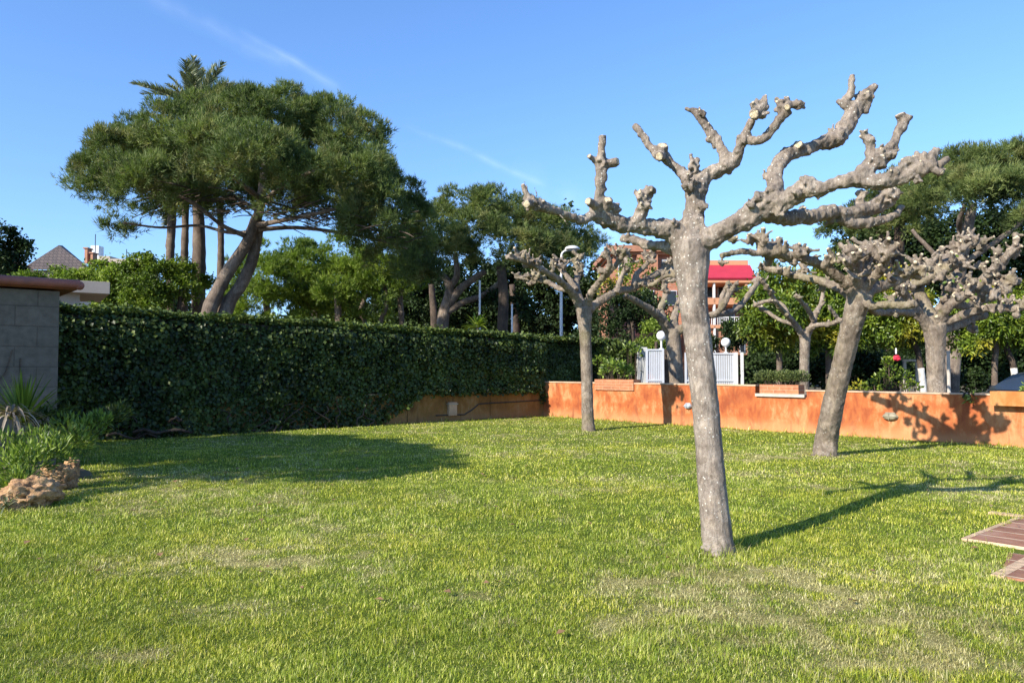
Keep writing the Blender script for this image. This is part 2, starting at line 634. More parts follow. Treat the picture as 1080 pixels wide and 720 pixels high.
M['stone_cap'] = plain_mat('stone_cap', (0.50, 0.34, 0.22), 0.85, var=0.3, scale=4, dirt=((0.25, 0.2, 0.15), 0.5))
M['grey_stone'] = plain_mat('grey_stone', (0.42, 0.38, 0.32), 0.9, var=0.3, scale=5)
M['asphalt'] = plain_mat('asphalt', (0.09, 0.088, 0.085), 0.9, var=0.25, scale=3, bump=0.5)
M['pavement'] = plain_mat('pavement', (0.28, 0.26, 0.23), 0.9, var=0.2, scale=2)
M['earth'] = plain_mat('earth', (0.12, 0.10, 0.06), 0.95, var=0.35, scale=1.2)
M['white_paint'] = plain_mat('white_paint', (0.62, 0.62, 0.61), 0.45, var=0.06, scale=5, bump=0.05)
M['white_metal'] = plain_mat('white_metal', (0.48, 0.50, 0.53), 0.4, 0.0, 0.08, 4, 0.05)
M['grey_metal'] = plain_mat('grey_metal', (0.42, 0.43, 0.44), 0.45, 0.3, 0.12, 5, 0.05)
M['dark_metal'] = plain_mat('dark_metal', (0.04, 0.04, 0.045), 0.5, 0.3, 0.2, 5, 0.05)
M['globe'] = plain_mat('globe', (0.82, 0.82, 0.80), 0.25, var=0.03, scale=3, bump=0.0, spec=0.5)
M['cream'] = plain_mat('cream', (0.42, 0.35, 0.28), 0.85, var=0.12, scale=2, dirt=((0.36, 0.28, 0.22), 0.4))
M['gutter_red'] = plain_mat('gutter_red', (0.30, 0.10, 0.07), 0.6, var=0.25, scale=4, dirt=((0.16, 0.09, 0.08), 0.5))
M['red_awning'] = plain_mat('red_awning', (0.42, 0.028, 0.05), 0.7, var=0.12, scale=2)
M['apricot'] = plain_mat('apricot', (0.50, 0.24, 0.13), 0.85, var=0.12, scale=1)
M['tile_edge'] = plain_mat('tile_edge', (0.36, 0.17, 0.10), 0.8, var=0.3, scale=4)
M['slate'] = plain_mat('slate', (0.16, 0.13, 0.12), 0.8, var=0.25, scale=2)
M['rock'] = None
M['glass'] = plain_mat('glass', (0.02, 0.025, 0.03), 0.12, 0.0, 0.1, 1, 0.0, spec=0.45)
M['car_paint'] = plain_mat('car_paint', (0.05, 0.055, 0.065), 0.3, 0.3, 0.05, 2, 0.0, spec=0.6)
M['rubber'] = plain_mat('rubber', (0.02, 0.02, 0.02), 0.8)
M['flower_red'] = plain_mat('flower_red', (0.65, 0.03, 0.06), 0.6, var=0.2)
M['flower_white'] = plain_mat('flower_white', (0.8, 0.78, 0.75), 0.6, var=0.1)
M['lamp_glass'] = plain_mat('lamp_glass', (0.36, 0.42, 0.48), 0.2, var=0.08, scale=8, bump=0.0, spec=0.6)
M['lamp_shell'] = plain_mat('lamp_shell', (0.25, 0.22, 0.15), 0.55, var=0.3, scale=9)


def rock_mat():
    m, t, b, o = new_mat('limestone_rock')
    n = N(t)
    pos = n.pos()
    a = n.noise(5, 6, 0.65, pos, 0.5)
    f = n.noise(34, 6, 0.75, pos, 0.3)
    v = n.math('ADD', n.math('MULTIPLY', a, 0.55), n.math('MULTIPLY', f, 0.45))
    c = n.ramp(v, [(0.33, (0.07, 0.05, 0.035)), (0.45, (0.34, 0.19, 0.09)), (0.56, (0.58, 0.36, 0.18)), (0.70, (0.68, 0.54, 0.38))])
    t.links.new(c, b.inputs['Base Color'])
    b.inputs['Roughness'].default_value = 0.95
    t.links.new(n.bump(v, 1.0, 0.05), b.inputs['Normal'])
    return m


M['rock'] = rock_mat()

# ------------------------------------------------------------------ the plot: hedge side and wall side
CORNER = G(573, 438.5)
WR = G(1080, 471.5)
EW = (WR - CORNER).normalized()                 # along the orange wall, away from the corner
HL = G(100, 464)
EH = (HL - CORNER).normalized()                 # along the hedge, towards the camera
NH = Vector((-EH.y, EH.x, 0))                   # to be turned towards the lawn
if NH.dot(Vector((0, 5, 0)) - CORNER) < 0:
    NH = -NH
NW = Vector((-EW.y, EW.x, 0))
if NW.dot(Vector((0, 5, 0)) - CORNER) < 0:
    NW = -NW
ANG_H = math.atan2(-EH.y, -EH.x)                # hedge direction away from the camera
ANG_W = math.atan2(EW.y, EW.x)
print('corner', CORNER, 'hedge angle', math.degrees(ANG_H), 'wall angle', math.degrees(ANG_W))


def along(E, px):
    """distance from the corner along E of the point seen in column px"""
    u = (px - 540) / F
    # (cx + k ex) = u' (cy + k ey); small pitch neglected through G at the horizon
    u2 = u / cos(PITCH)
    return (CORNER.x - u2 * CORNER.y) / (u2 * E.y - E.x)


# ---- ground sheets
me = bpy.data.meshes.new('ground')
bm = bmesh.new()
bmesh.ops.create_grid(bm, x_segments=8, y_segments=8, size=900)
bmesh.ops.translate(bm, vec=(0, 400, -0.03), verts=bm.verts)
kind(obj('ground', bm, M['earth']), 'structure')

# street beyond the orange wall
bm = bmesh.new()


def sheet(bm, pts, z):
    vs = [bm.verts.new((p[0], p[1], z)) for p in pts]
    f = bm.faces.new(vs)
    if f.calc_center_median() and f.normal.z < 0:
        f.normal_flip()
    return f


c0 = CORNER - EW * 3 - NW * 0.4
sheet(bm, [c0, c0 + EW * 45, c0 + EW * 45 - NW * 4.5, c0 - NW * 4.5], -0.012)
kind(obj('pavement', bm, M['pavement']), 'structure')
bm = bmesh.new()
c1 = c0 - NW * 4.6
sheet(bm, [c1, c1 + EW * 60, c1 + EW * 60 - NW * 7, c1 - NW * 7], -0.02)
kind(obj('road', bm, M['asphalt']), 'structure')


def dryness(x, y):
    p = np.stack([x, y], 1)
    d = 0.20 + 0.7 * fbm(p * 0.55, 4, 3) + 0.75 * fbm(p * 3.1, 4, 11)
    d = np.clip((d - 0.22) * 1.0, 0, 0.75)
    rag = np.clip(0.62 + 1.5 * fbm(p * 5.5, 4, 31), 0.05, 1.3)

    def spot(px, py, rx, ry, a):
        g = G(px, py)
        jit = 1 + 0.6 * fbm(p * 2.2, 3, 5)
        return a * np.exp(-(((x - g.x) / rx) ** 2 + ((y - g.y) / ry) ** 2) * jit)
    for s in ((790, 612, 0.95, 0.42, 1.0), (900, 640, 1.3, 0.4, 0.4), (140, 690, 0.18, 0.10, 1.0), (75, 700, 0.25, 0.12, 0.5), (165, 598, 0.5, 0.3, 0.75),
              (235, 585, 0.5, 0.35, 0.8), (235, 642, 0.35, 0.22, 0.7), (290, 590, 0.6, 0.3, 0.6), (355, 556, 0.12, 0.1, 0.7), (210, 542, 0.3, 0.15, 0.4),
              (170, 500, 1.2, 0.6, 0.5), (1040, 520, 0.8, 0.9, 0.8), (820, 500, 1.4, 0.4, 0.45), (780, 480, 2.2, 0.7, 0.35), (620, 456, 1.3, 0.8, 0.5),
              (540, 447, 4.0, 1.2, 0.25), (1010, 600, 0.5, 0.5, 0.45), (420, 470, 3, 1.0, 0.15), (860, 660, 1.0, 0.5, 0.35), (1000, 690, 1.2, 0.5, 0.4)):
        d = d + spot(*s)
    return np.clip(d * rag, 0, 1)


def lawn_z(x, y):
    p = np.stack([x, y], 1)
    return 0.014 * fbm(p * 1.3, 2, 61) + 0.016 * fbm(p * 4.5, 3, 62) - 0.006


def lawn_mesh():
    """fine grid over the part in view, coarser elsewhere: one grid in (u,v) along the wall and hedge directions"""
    a = CORNER
    nu, nv = 420, 420
    us = np.linspace(0, 1, nu) ** 1.0 * 34
    vs = np.linspace(0, 1, nv) ** 1.0 * 34
    U, Vv = np.meshgrid(us, vs, indexing='ij')
    X = a.x + EW.x * U + EH.x * Vv
    Y = a.y + EW.y * U + EH.y * Vv
    Z = lawn_z(X.ravel(), Y.ravel()).reshape(X.shape)
    V = np.stack([X.ravel(), Y.ravel(), Z.ravel()], 1)
    i = np.arange((nu - 1) * nv).reshape(nu - 1, nv)[:, :-1].ravel()
    Fq = np.stack([i, i + nv, i + nv + 1, i + 1], 1)
    d = dryness(V[:, 0], V[:, 1])
    me = np_mesh('lawn', V, [Fq], {'dry': d}, smooth=True)
    return me


lw = kind(obj('lawn', lawn_mesh(), M['soil']), 'structure')


# ---- terracotta path in the corner of the lawn
PA = G(1020, 569)
E1 = Vector((cos(ANG_H), sin(ANG_H), 0))
E2 = EW.copy()
path_mat = brickish('path_tiles', (0.34, 0.155, 0.085), (0.24, 0.115, 0.065), (0.58, 0.44, 0.28), 0.62, 0.30, 0.014, rot=ANG_W, vertical=False, offset=0.0, rough=0.7, bump=0.4,
                    stain=((0.42, 0.30, 0.22), 0.35), center=(PA.x, PA.y, 0))


def path_poly(pts, z, th, m, name):
    bm = bmesh.new()
    vs = [bm.verts.new((p.x, p.y, z)) for p in pts]
    f = bm.faces.new(vs)
    if f.normal.z < 0:
        f.normal_flip()
    r = bmesh.ops.extrude_face_region(bm, geom=[f])
    bmesh.ops.translate(bm, vec=(0, 0, -th), verts=[v for v in r['geom'] if isinstance(v, bmesh.types.BMVert)])
    bmesh.ops.recalc_face_normals(bm, faces=bm.faces)
    return obj(name, bm, m)


border_mat = plain_mat('sandy_mortar', (0.52, 0.36, 0.22), 0.95, var=0.5, scale=14, bump=0.8, bdist=0.02, dirt=((0.30, 0.20, 0.10), 0.8))
PB = G(1064, 583)
PC = G(1055, 608)
PD = G(1080, 580)
p1 = path_poly([PA, PA + E1 * 9, PA + E1 * 9 + E2 * 8, PA + E2 * 8, PA + E2 * 0.45], 0.012, 0.06, path_mat, 'path')
kind(p1, 'structure')
q = PC
p2 = path_poly([q, q + E1 * 1.25, q + E1 * 1.25 + E2 * 8, q + E2 * 8], 0.010, 0.06, path_mat, 'path_step')
kind(p2, 'structure')
p3 = path_poly([PB, PC + E1 * 0.01, PC + E1 * 2.4, PB + E2 * 1.4], 0.007, 0.06, path_mat, 'path_step')
kind(p3, 'structure')
border = path_poly([PC - E2 * 0.06 - E1 * 0.02, PC - E2 * 0.06 + E1 * 1.3, PC + E2 * 0.03 + E1 * 1.3, PC + E2 * 0.03 - E1 * 0.02], 0.013, 0.06, border_mat, 'path_border')
kind(border, 'structure')
border = path_poly([PA - E2 * 0.04 - E1 * 0.03, PA - E2 * 0.04 + E1 * 9, PA + E2 * 0.01 + E1 * 9, PA + E2 * 0.01 - E1 * 0.03], 0.015, 0.06, border_mat, 'path_border')
kind(border, 'structure')
bp = G(1042, 541.5)
border = path_poly([bp, bp + E2 * 6, bp + E2 * 6 + E1 * 0.12, bp + E1 * 0.12], 0.019, 0.06, border_mat, 'path_border')
kind(border, 'structure')


# ---- grass blades (nobody could count them)
def in_path(x, y):
    a = (x - PA.x) * E1.x + (y - PA.y) * E1.y
    b = (x - PA.x) * E2.x + (y - PA.y) * E2.y
    e_ = 0.05 + 0.07 * fbm(np.stack([x, y], 1) * 4.0, 3, 55)
    r1 = (a > e_) & (b > e_) & (a < 9)
    a2 = (x - PC.x) * E1.x + (y - PC.y) * E1.y
    b2 = (x - PC.x) * E2.x + (y - PC.y) * E2.y
    r2 = (a2 > e_) & (b2 > e_) & (a2 < 1.3)
    cr_ = (PB.x - PC.x) * (y - PC.y) - (PB.y - PC.y) * (x - PC.x)
    r3 = (cr_ < -0.03) & (a < 0.05) & (a2 > 0.0) & (b > 0.3) & (b2 > -1.0)
    return r1 | r2 | r3


def grass_mesh():
    xs, ys, hs_, ws = [], [], [], []
    bands = [(2.6, 5.0, 14000, 0.019, 0.0030), (5.0, 7.5, 7500, 0.020, 0.0040), (7.5, 11, 3600, 0.021, 0.0056), (11, 16, 1500, 0.021, 0.009), (16, 28, 520, 0.021, 0.013)]
    for d0, d1, dens, h, wd in bands:
        hw = lambda d: 0.76 * d + 0.8
        A = 2 * hw(d1) * (d1 - d0)
        n = int(A * dens)
        x = RNG.uniform(-hw(d1), hw(d1), n)
        y = RNG.uniform(d0, d1, n)
        k = np.abs(x) < hw(y)
        x, y = x[k], y[k]
        xs.append(x); ys.append(y)
        hs_.append(np.full(len(x), h)); ws.append(np.full(len(x), wd))
    x, y, h, wd = map(np.concatenate, (xs, ys, hs_, ws))
    # inside the lawn: in front of hedge and wall
    dh = (x - CORNER.x) * NH.x + (y - CORNER.y) * NH.y
    dw = (x - CORNER.x) * NW.x + (y - CORNER.y) * NW.y
    keep = (dh > 0.05) & (dw > 0.03) & ~in_path(x, y)
    x, y, h, wd = x[keep], y[keep], h[keep], wd[keep]
    dh, dw = dh[keep], dw[keep]
    dry = dryness(x, y)
    clump = fbm(np.stack([x, y], 1) * 7.0, 3, 21)
    keep = RNG.random(len(x)) < np.clip(1.05 - 0.55 * np.clip(dry - 0.5, 0, 1) + 0.5 * clump, 0.25, 1)
    x, y, h, wd, dry, clump, dh, dw = (a[keep] for a in (x, y, h, wd, dry, clump, dh, dw))
    n = len(x)
    edge = np.minimum(dh, dw) < 0.18
    for px_, py_, rr_ in ((757, 582, 0.22), (619, 453.5, 0.26), (870, 480, 0.28)):
        g_ = G(px_, py_)
        edge |= np.hypot(x - g_.x, y - g_.y) < rr_ * (1 + 0.3 * np.sin(7 * np.arctan2(y - g_.y, x - g_.x)))
    long_ = np.clip(fbm(np.stack([x, y], 1) * 2.3, 3, 91), 0, 1)
    hh = h * 1.25 * RNG.uniform(0.4, 1.35, n) * (1 + 0.45 * clump + 1.1 * long_) * np.where(RNG.random(n) < 0.02, 1.9, 1.0) * np.where(edge, RNG.uniform(1.0, 3.2, n), 1.0) * (1 - 0.2 * dry)
    az = RNG.uniform(0, 2 * pi, n)
    lean = np.clip(RNG.normal(1.05, 0.42, n) - 0.5 * clump + 0.35 * dry, 0.1, 1.52)
    d = np.stack([np.cos(az) * np.sin(lean), np.sin(az) * np.sin(lean), np.cos(lean)], 1)
    side = np.stack([-np.sin(az), np.cos(az), np.zeros(n)], 1)
    twist = RNG.uniform(-0.9, 0.9, n)[:, None]
    side = unit(side + twist * np.stack([np.cos(az), np.sin(az), np.zeros(n)], 1))
    b = np.stack([x, y, lawn_z(x, y) - 0.002], 1)
    wv = side * (wd * RNG.uniform(0.6, 1.3, n))[:, None] * 0.5
    mid = b + np.array([0, 0, 1]) * (hh * 0.45)[:, None] + d * (hh * 0.15)[:, None]
    tip = mid + d * (hh * 0.75)[:, None]
    V = np.stack([b - wv, b + wv, mid + wv * 0.9, mid - wv * 0.9, tip], 1).reshape(-1, 3)
    i = np.arange(n) * 5
    Q = np.stack([i, i + 1, i + 2, i + 3], 1)
    T = np.stack([i + 3, i + 2, i + 4], 1)
    rnd = np.clip(RNG.normal(0.47, 0.30, n) + 0.2 * clump + 0.25 * fbm(np.stack([x, y], 1) * 0.8, 3, 77), 0, 1)
    isdry = (RNG.random(n) < np.clip(dry * 1.3 + 0.04, 0, 0.95)) * RNG.uniform(0.6, 1, n)
    print('grass blades', n)
    return np_mesh('grass', V, [Q, T], {'rnd': np.repeat(rnd, 5), 'dry': np.repeat(isdry, 5)})


gr = obj('grass', grass_mesh(), M['grass'])
kind(gr, 'stuff')
tag(gr, 'short sunlit lawn grass with pale dry patches', 'grass')


# dead leaves dropped on the grass
n_ = 90
lx = RNG.uniform(-5, 6, n_); ly = RNG.uniform(4.2, 13, n_)
lc = np.stack([lx, ly, np.full(n_, 0.03)], 1)
a_ = RNG.uniform(0, 2 * pi, n_)
sd_ = np.stack([np.cos(a_), np.sin(a_), np.zeros(n_)], 1) * RNG.uniform(0.015, 0.035, n_)[:, None]
fw_ = np.stack([-np.sin(a_), np.cos(a_), RNG.uniform(-.3, .3, n_)], 1) * RNG.uniform(0.02, 0.045, n_)[:, None]
Vl = np.stack([lc - fw_, lc + sd_ + np.array([0, 0, .008]), lc + fw_, lc - sd_ + np.array([0, 0, .012])], 1).reshape(-1, 3)
il = np.arange(n_) * 4
lit = obj('leaf_litter', np_mesh('leaf_litter', Vl, [np.stack([il, il + 1, il + 2], 1), np.stack([il, il + 2, il + 3], 1)]), plain_mat('dead_leaf', (0.20, 0.11, 0.05), 0.8, var=0.5, scale=8, bump=0))
kind(lit, 'stuff')
tag(lit, 'a few small brown dead leaves lying scattered in the grass', 'leaves')


# ------------------------------------------------------------------ walls
def wall_box(bm, E, Nn, s0, s1, z0, z1, t0, t1):
    """box along E from s0 to s1, from t0 (towards the lawn, +) to t1 in the wall's normal"""
    pts = []
    for z in (z0, z1):
        for s, t in ((s0, t0), (s1, t0), (s1, t1), (s0, t1)):
            p = CORNER + E * s + Nn * t
            pts.append(bm.verts.new((p.x, p.y, z)))
    a, b = pts[:4], pts[4:]
    fs = [bm.faces.new(a), bm.faces.new(b)] + [bm.faces.new((a[i], a[(i + 1) % 4], b[(i + 1) % 4], b[i])) for i in range(4)]
    bmesh.ops.recalc_face_normals(bm, faces=fs)
    return bm


s795, s851, s1043 = along(EW, 796), along(EW, 850), along(EW, 1043)
s628, s668 = along(EW, 627), along(EW, 668)
SEND = along(EW, 1080) + 12
ow = thing('garden_wall', 'low orange rendered garden wall with peeling blotches running behind the bare trees', 'wall', CORNER)
bm = bmesh.new()
wall_box(bm, EW, NW, -0.3, s795, -0.05, 1.165, 0.0, -0.28)
obj('wall_panel', local(obj_me := (lambda b: (lambda m_: (b.to_mesh(m_), b.free(), m_)[2])(bpy.data.meshes.new('wall_panel')))(bm), CORNER), M['orange_stucco'], ow)


def part(name, bm, m, parent):
    """bmesh in world coordinates to a part under its thing"""
    me = bpy.data.meshes.new(name)
    bm.to_mesh(me)
    bm.free()
    root = parent
    mat = parent.matrix_world.inverted() if False else None
    loc = Vector((0, 0, 0))
    p = parent
    chain = []
    while p is not None:
        chain.append(p)
        p = p.parent
    T = Matrix.Identity(4)
    for p in reversed(chain):
        T = T @ Matrix.LocRotScale(p.location, p.rotation_euler, p.scale)
    me.transform(T.inverted())
    return obj(name, me, m, parent)


def part_np(name, me, m, parent):
    T = Matrix.Identity(4)
    p = parent
    chain = []
    while p is not None:
        chain.append(p)
        p = p.parent
    for p in reversed(chain):
        T = T @ Matrix.LocRotScale(p.location, p.rotation_euler, p.scale)
    me.transform(T.inverted())
    return obj(name, me, m, parent)


bm = bmesh.new()
wall_box(bm, EW, NW, s851, SEND, -0.05, 1.06, 0.0, -0.28)
part('wall_panel', bm, M['orange_stucco'], ow)
bm = bmesh.new()
wall_box(bm, EW, NW, s795, s851, -0.05, 0.90, -0.002, -0.278)
part('wall_panel', bm, M['orange_stucco'], ow)
bm = bmesh.new()
wall_box(bm, EW, NW, -0.3, s795 + 0.02, 1.165, 1.205, 0.025, -0.31)
part('wall_cap', bm, M['stone_cap'], ow)
bm = bmesh.new()
wall_box(bm, EW, NW, s851 - 0.02, SEND, 1.06, 1.092, 0.02, -0.31)
part('wall_cap', bm, M['stone_cap'], ow)
bm = bmesh.new()
wall_box(bm, EW, NW, s795 + 0.03, s851 - 0.03, 0.90, 0.975, 0.07, -0.33)
part('stone_ledge', bm, M['grey_stone'], ow)

# ochre wall under the hedge
lw_ = thing('retaining_wall', 'ochre stained low wall below the ivy with a cable along it', 'wall', CORNER)
s_end = along(EH, 100)
bm = bmesh.new()
n_seg = [0.28, along(EH, 517), along(EH, 430), along(EH, 330), s_end]
for i in range(len(n_seg) - 1):
    b_ = bmesh.new()
    wall_box(b_, EH, NH, n_seg[i] + (0.012 if i else -0.28), n_seg[i + 1] - 0.012, -0.05, 0.86 - 0.012 * (i % 2), 0.0, -0.30)
    part('wall_panel', b_, M['ochre_stucco'], lw_)
bm.free()
bm = bmesh.new()
wall_box(bm, EH, NH, -0.02, along(EH, 380), 0.86, 0.90, 0.03, -0.3)
part('wall_cap', bm, M['stone_cap'], lw_)
# horizontal joint course and cable
bm = bmesh.new()
prev = None
cab = [(570, 422), (545, 423.5), (517, 425), (505, 426), (498, 432), (490, 437), (473, 437.5), (460, 438)]


def on_plane(px, py, E, Nn, off):
    """point on the vertical plane along E, off metres in front of it, seen at a pixel"""
    o_ = Vector((0, 0, CAM_H))
    d = raydir(px, py)
    p0 = CORNER + Nn * off
    k = (p0 - o_).dot(Nn) / d.dot(Nn)
    return o_ + d * k


pts = [on_plane(x, y, EH, NH, 0.02) for x, y in cab]
for a, b in zip(pts, pts[1:]):
    cyl(bm, a, b, 0.018, seg=8)
part('cable', bm, M['dark_metal'], lw_)
bm = bmesh.new()
c = on_plane(477, 431, EH, NH, 0.05)
box(bm, c, (0.30, 0.11, 0.42), ANG_H, bev=0.01)
jb = part('junction_box', bm, M['stone_cap'], lw_)
bm = bmesh.new()
c = on_plane(477, 426.5, EH, NH, 0.05)
box(bm, c + Vector((0, 0, 0.02)), (0.36, 0.16, 0.03), ANG_H, bev=0.005)
part('lid', bm, M['cream'], jb)


# ------------------------------------------------------------------ leaves and crowns (numpy)
def blades(Cn, D, L, W, curl=0.0):
    """one triangle per needle spray: centres (n,3), directions, lengths, widths"""
    n = len(Cn)
    sd = unit(np.cross(D, unit(RNG.normal(size=(n, 3)))))
    wv = sd * (W * 0.5)[:, None]
    tip = Cn + D * L[:, None]
    V = np.stack([Cn - wv, Cn + wv, tip], 1).reshape(-1, 3)
    return V, np.arange(n * 3).reshape(-1, 3)


def leaves(Cn, D, Nn, L, W, fold=0.25):
    """four-corner folded leaves: base, two sides, tip"""
    n = len(Cn)
    sd = unit(np.cross(D, Nn))
    up = unit(np.cross(sd, D))
    mid = Cn + D * (L * 0.45)[:, None]
    V = np.stack([Cn, mid + sd * (W * 0.5)[:, None] + up * (W * fold)[:, None], Cn + D * L[:, None] - up * (W * fold * 0.5)[:, None], mid - sd * (W * 0.5)[:, None] + up * (W * fold)[:, None]], 1).reshape(-1, 3)
    i = np.arange(n) * 4
    T = np.concatenate([np.stack([i, i + 1, i + 2], 1), np.stack([i, i + 2, i + 3], 1)])
    return V, T


def sphere_dirs(n, zmin=-1.0, zmax=1.0):
    z = RNG.uniform(zmin, zmax, n)
    a = RNG.uniform(0, 2 * pi, n)
    r = np.sqrt(np.maximum(0, 1 - z * z))
    return np.stack([r * np.cos(a), r * np.sin(a), z], 1)


def crown_mesh(lobes, clump_r, tuft_n, L, W, K=9, flat=0.8, leafy=False, droop=0.0, fill=1.0, zmin=-0.35, up=0.5, cover=1.0, rmin=0.72):
    """lobes: (centre Vector, radius). Clumps on the lobes' shells, sprays on each clump."""
    LC = np.array([list(c) for c, r in lobes]); LR = np.array([r for c, r in lobes])
    cc, cr, cd = [], [], []
    for j, (c, r) in enumerate(lobes):
        n = max(4, int(cover * 6.5 * (r / clump_r) ** 2 * (1 - zmin) / 2))
        d = sphere_dirs(n, zmin, 1)
        p = np.array(c) + d * r * RNG.uniform(rmin, 1.0, n)[:, None] * np.array([1, 1, flat])
        ok = np.ones(n, bool)
        for k in range(len(LR)):
            if k != j:
                q = (p - LC[k]) / np.array([1, 1, flat])
                ok &= np.linalg.norm(q, axis=1) > LR[k] * 0.70
        p, d = p[ok], d[ok]
        cc.append(p); cd.append(d)
        cr.append(clump_r * RNG.uniform(0.6, 1.35, len(p)))
    cc, cd, cr = map(np.concatenate, (cc, cd, cr))
    # missing clumps leave gaps
    keep = RNG.random(len(cc)) < fill
    cc, cd, cr = cc[keep], cd[keep], cr[keep]
    m = len(cc)
    tuft_n = int(tuft_n * 1.25)
    ci = np.repeat(np.arange(m), tuft_n)
    d = unit(sphere_dirs(len(ci)) + cd[ci] * 0.55 + np.array([0, 0, 0.35]))
    p = cc[ci] + d * (cr[ci] * RNG.uniform(0.35, 1.0, len(ci)))[:, None] * np.array([1, 1, 0.8])
    tr = np.clip(RNG.normal(0.5, 0.2, m)[ci] + RNG.normal(0, 0.12, len(ci)), 0, 1)
    if not leafy:
        ti = np.repeat(np.arange(len(p)), K)
        dd = unit(d[ti] * 0.9 + np.array([0, 0, up]) + RNG.normal(size=(len(ti), 3)) * 0.55)
        V, T = blades(p[ti] + RNG.normal(size=(len(ti), 3)) * 0.04, dd, L * RNG.uniform(0.6, 1.2, len(ti)), W * RNG.uniform(0.7, 1.3, len(ti)))
        rn = np.repeat(tr[ti], 3)
    else:
        ti = np.repeat(np.arange(len(p)), K)
        dd = unit(d[ti] * 0.6 + RNG.normal(size=(len(ti), 3)) * 0.6 + np.array([0, 0, -droop]))
        nn = unit(d[ti] * 0.7 + np.array([0, 0, 0.5]) + RNG.normal(size=(len(ti), 3)) * 0.5)
        V, T = leaves(p[ti] + RNG.normal(size=(len(ti), 3)) * L * 0.6, dd, nn, L * RNG.uniform(0.6, 1.3, len(ti)), W * RNG.uniform(0.7, 1.3, len(ti)))
        rn = np.repeat(np.clip(tr[ti] + RNG.normal(0, 0.15, len(ti)), 0, 1), 4)
    return V, T, rn


def catmull(pts, step_fac=0.7, min_step=0.01):
    """pts: list of (Vector, r) -> resampled positions and radii"""
    Pn = [np.array([*p, r]) for p, r in pts]
    if len(Pn) == 2:
        Pn = [Pn[0], (Pn[0] + Pn[1]) / 2, Pn[1]]
    ext = [2 * Pn[0] - Pn[1]] + Pn + [2 * Pn[-1] - Pn[-2]]
    out_ = []
    for i in range(1, len(ext) - 2):
        p0, p1, p2, p3 = ext[i - 1:i + 3]
        ln = np.linalg.norm((p2 - p1)[:3])
        st = max(min_step, step_fac * min(p1[3], p2[3]))
        k = max(2, int(math.ceil(ln / st)))
        for t in np.arange(k) / k:
            out_.append(0.5 * ((2 * p1) + (-p0 + p2) * t + (2 * p0 - 5 * p1 + 4 * p2 - p3) * t * t + (-p0 + 3 * p1 - 3 * p2 + p3) * t ** 3))
    out_.append(Pn[-1])
    a = np.array(out_)
    a[:, 3] = np.maximum(a[:, 3], min(r for _, r in pts) * 0.7)
    return a[:, :3], a[:, 3]


def tube_arrays(p, r, seg=10, jit=0.0, base=0):
    n = len(p)
    t = np.gradient(p, axis=0)
    t = unit(t)
    ref = np.array([0.31, 0.95, 0.05])
    u = np.cross(t[0], ref)
    u /= np.linalg.norm(u)
    U = []
    for i in range(n):
        u = u - t[i] * np.dot(u, t[i])
        u /= max(np.linalg.norm(u), 1e-9)
        U.append(u.copy())
    U = np.array(U)
    Wv = np.cross(t, U)
    a = np.arange(seg) * 2 * pi / seg
    rr = r[:, None] * (1 + (RNG.normal(size=(n, seg)) * jit if jit else 0))
    V = p[:, None, :] + rr[:, :, None] * (np.cos(a)[None, :, None] * U[:, None, :] + np.sin(a)[None, :, None] * Wv[:, None, :])
    V = V.reshape(-1, 3)
    V = np.concatenate([V, p[:1], p[-1:]])
    i = np.arange((n - 1) * seg).reshape(n - 1, seg)
    j = (np.arange(seg) + 1) % seg
    Q = np.stack([i, i[:, j], i[:, j] + seg, i + seg], 2).reshape(-1, 4)
    c0_, c1_ = n * seg, n * seg + 1
    k = np.arange(seg)
    T = np.concatenate([np.stack([np.full(seg, c0_), k[j], k], 1), np.stack([np.full(seg, c1_), (n - 1) * seg + k, (n - 1) * seg + k[j]], 1)])
    T[:seg] = np.stack([np.full(seg, c0_), (k + 1) % seg, k], 1)
    T[seg:] = np.stack([np.full(seg, c1_), (n - 1) * seg + k, (n - 1) * seg + (k + 1) % seg], 1)
    return V, Q + base, T + base


def tubes_mesh(name, paths, seg=8, jit=0.05, rough=0.0):
    """paths: list of [(Vector, r), ...]"""
    Vs, Qs, Ts, b = [], [], [], 0
    for pth in paths:
        p, r = catmull(pth, 1.5, 0.05)
        V, Q, T = tube_arrays(p, r, seg, jit, b)
        Vs.append(V); Qs.append(Q); Ts.append(T)
        b += len(V)
    V = np.concatenate(Vs)
    return np_mesh(name, V, [np.concatenate(Qs), np.concatenate(Ts)], smooth=True)


# ------------------------------------------------------------------ pollarded plane trees
_ico = None


def ico():
    global _ico
    if _ico is None:
        b_ = bmesh.new()
        bmesh.ops.create_icosphere(b_, subdivisions=2, radius=1)
        _ico = (np.array([v.co[:] for v in b_.verts]), np.array([[v.index for v in f.verts] for f in b_.faces]))
        b_.free()
    return _ico


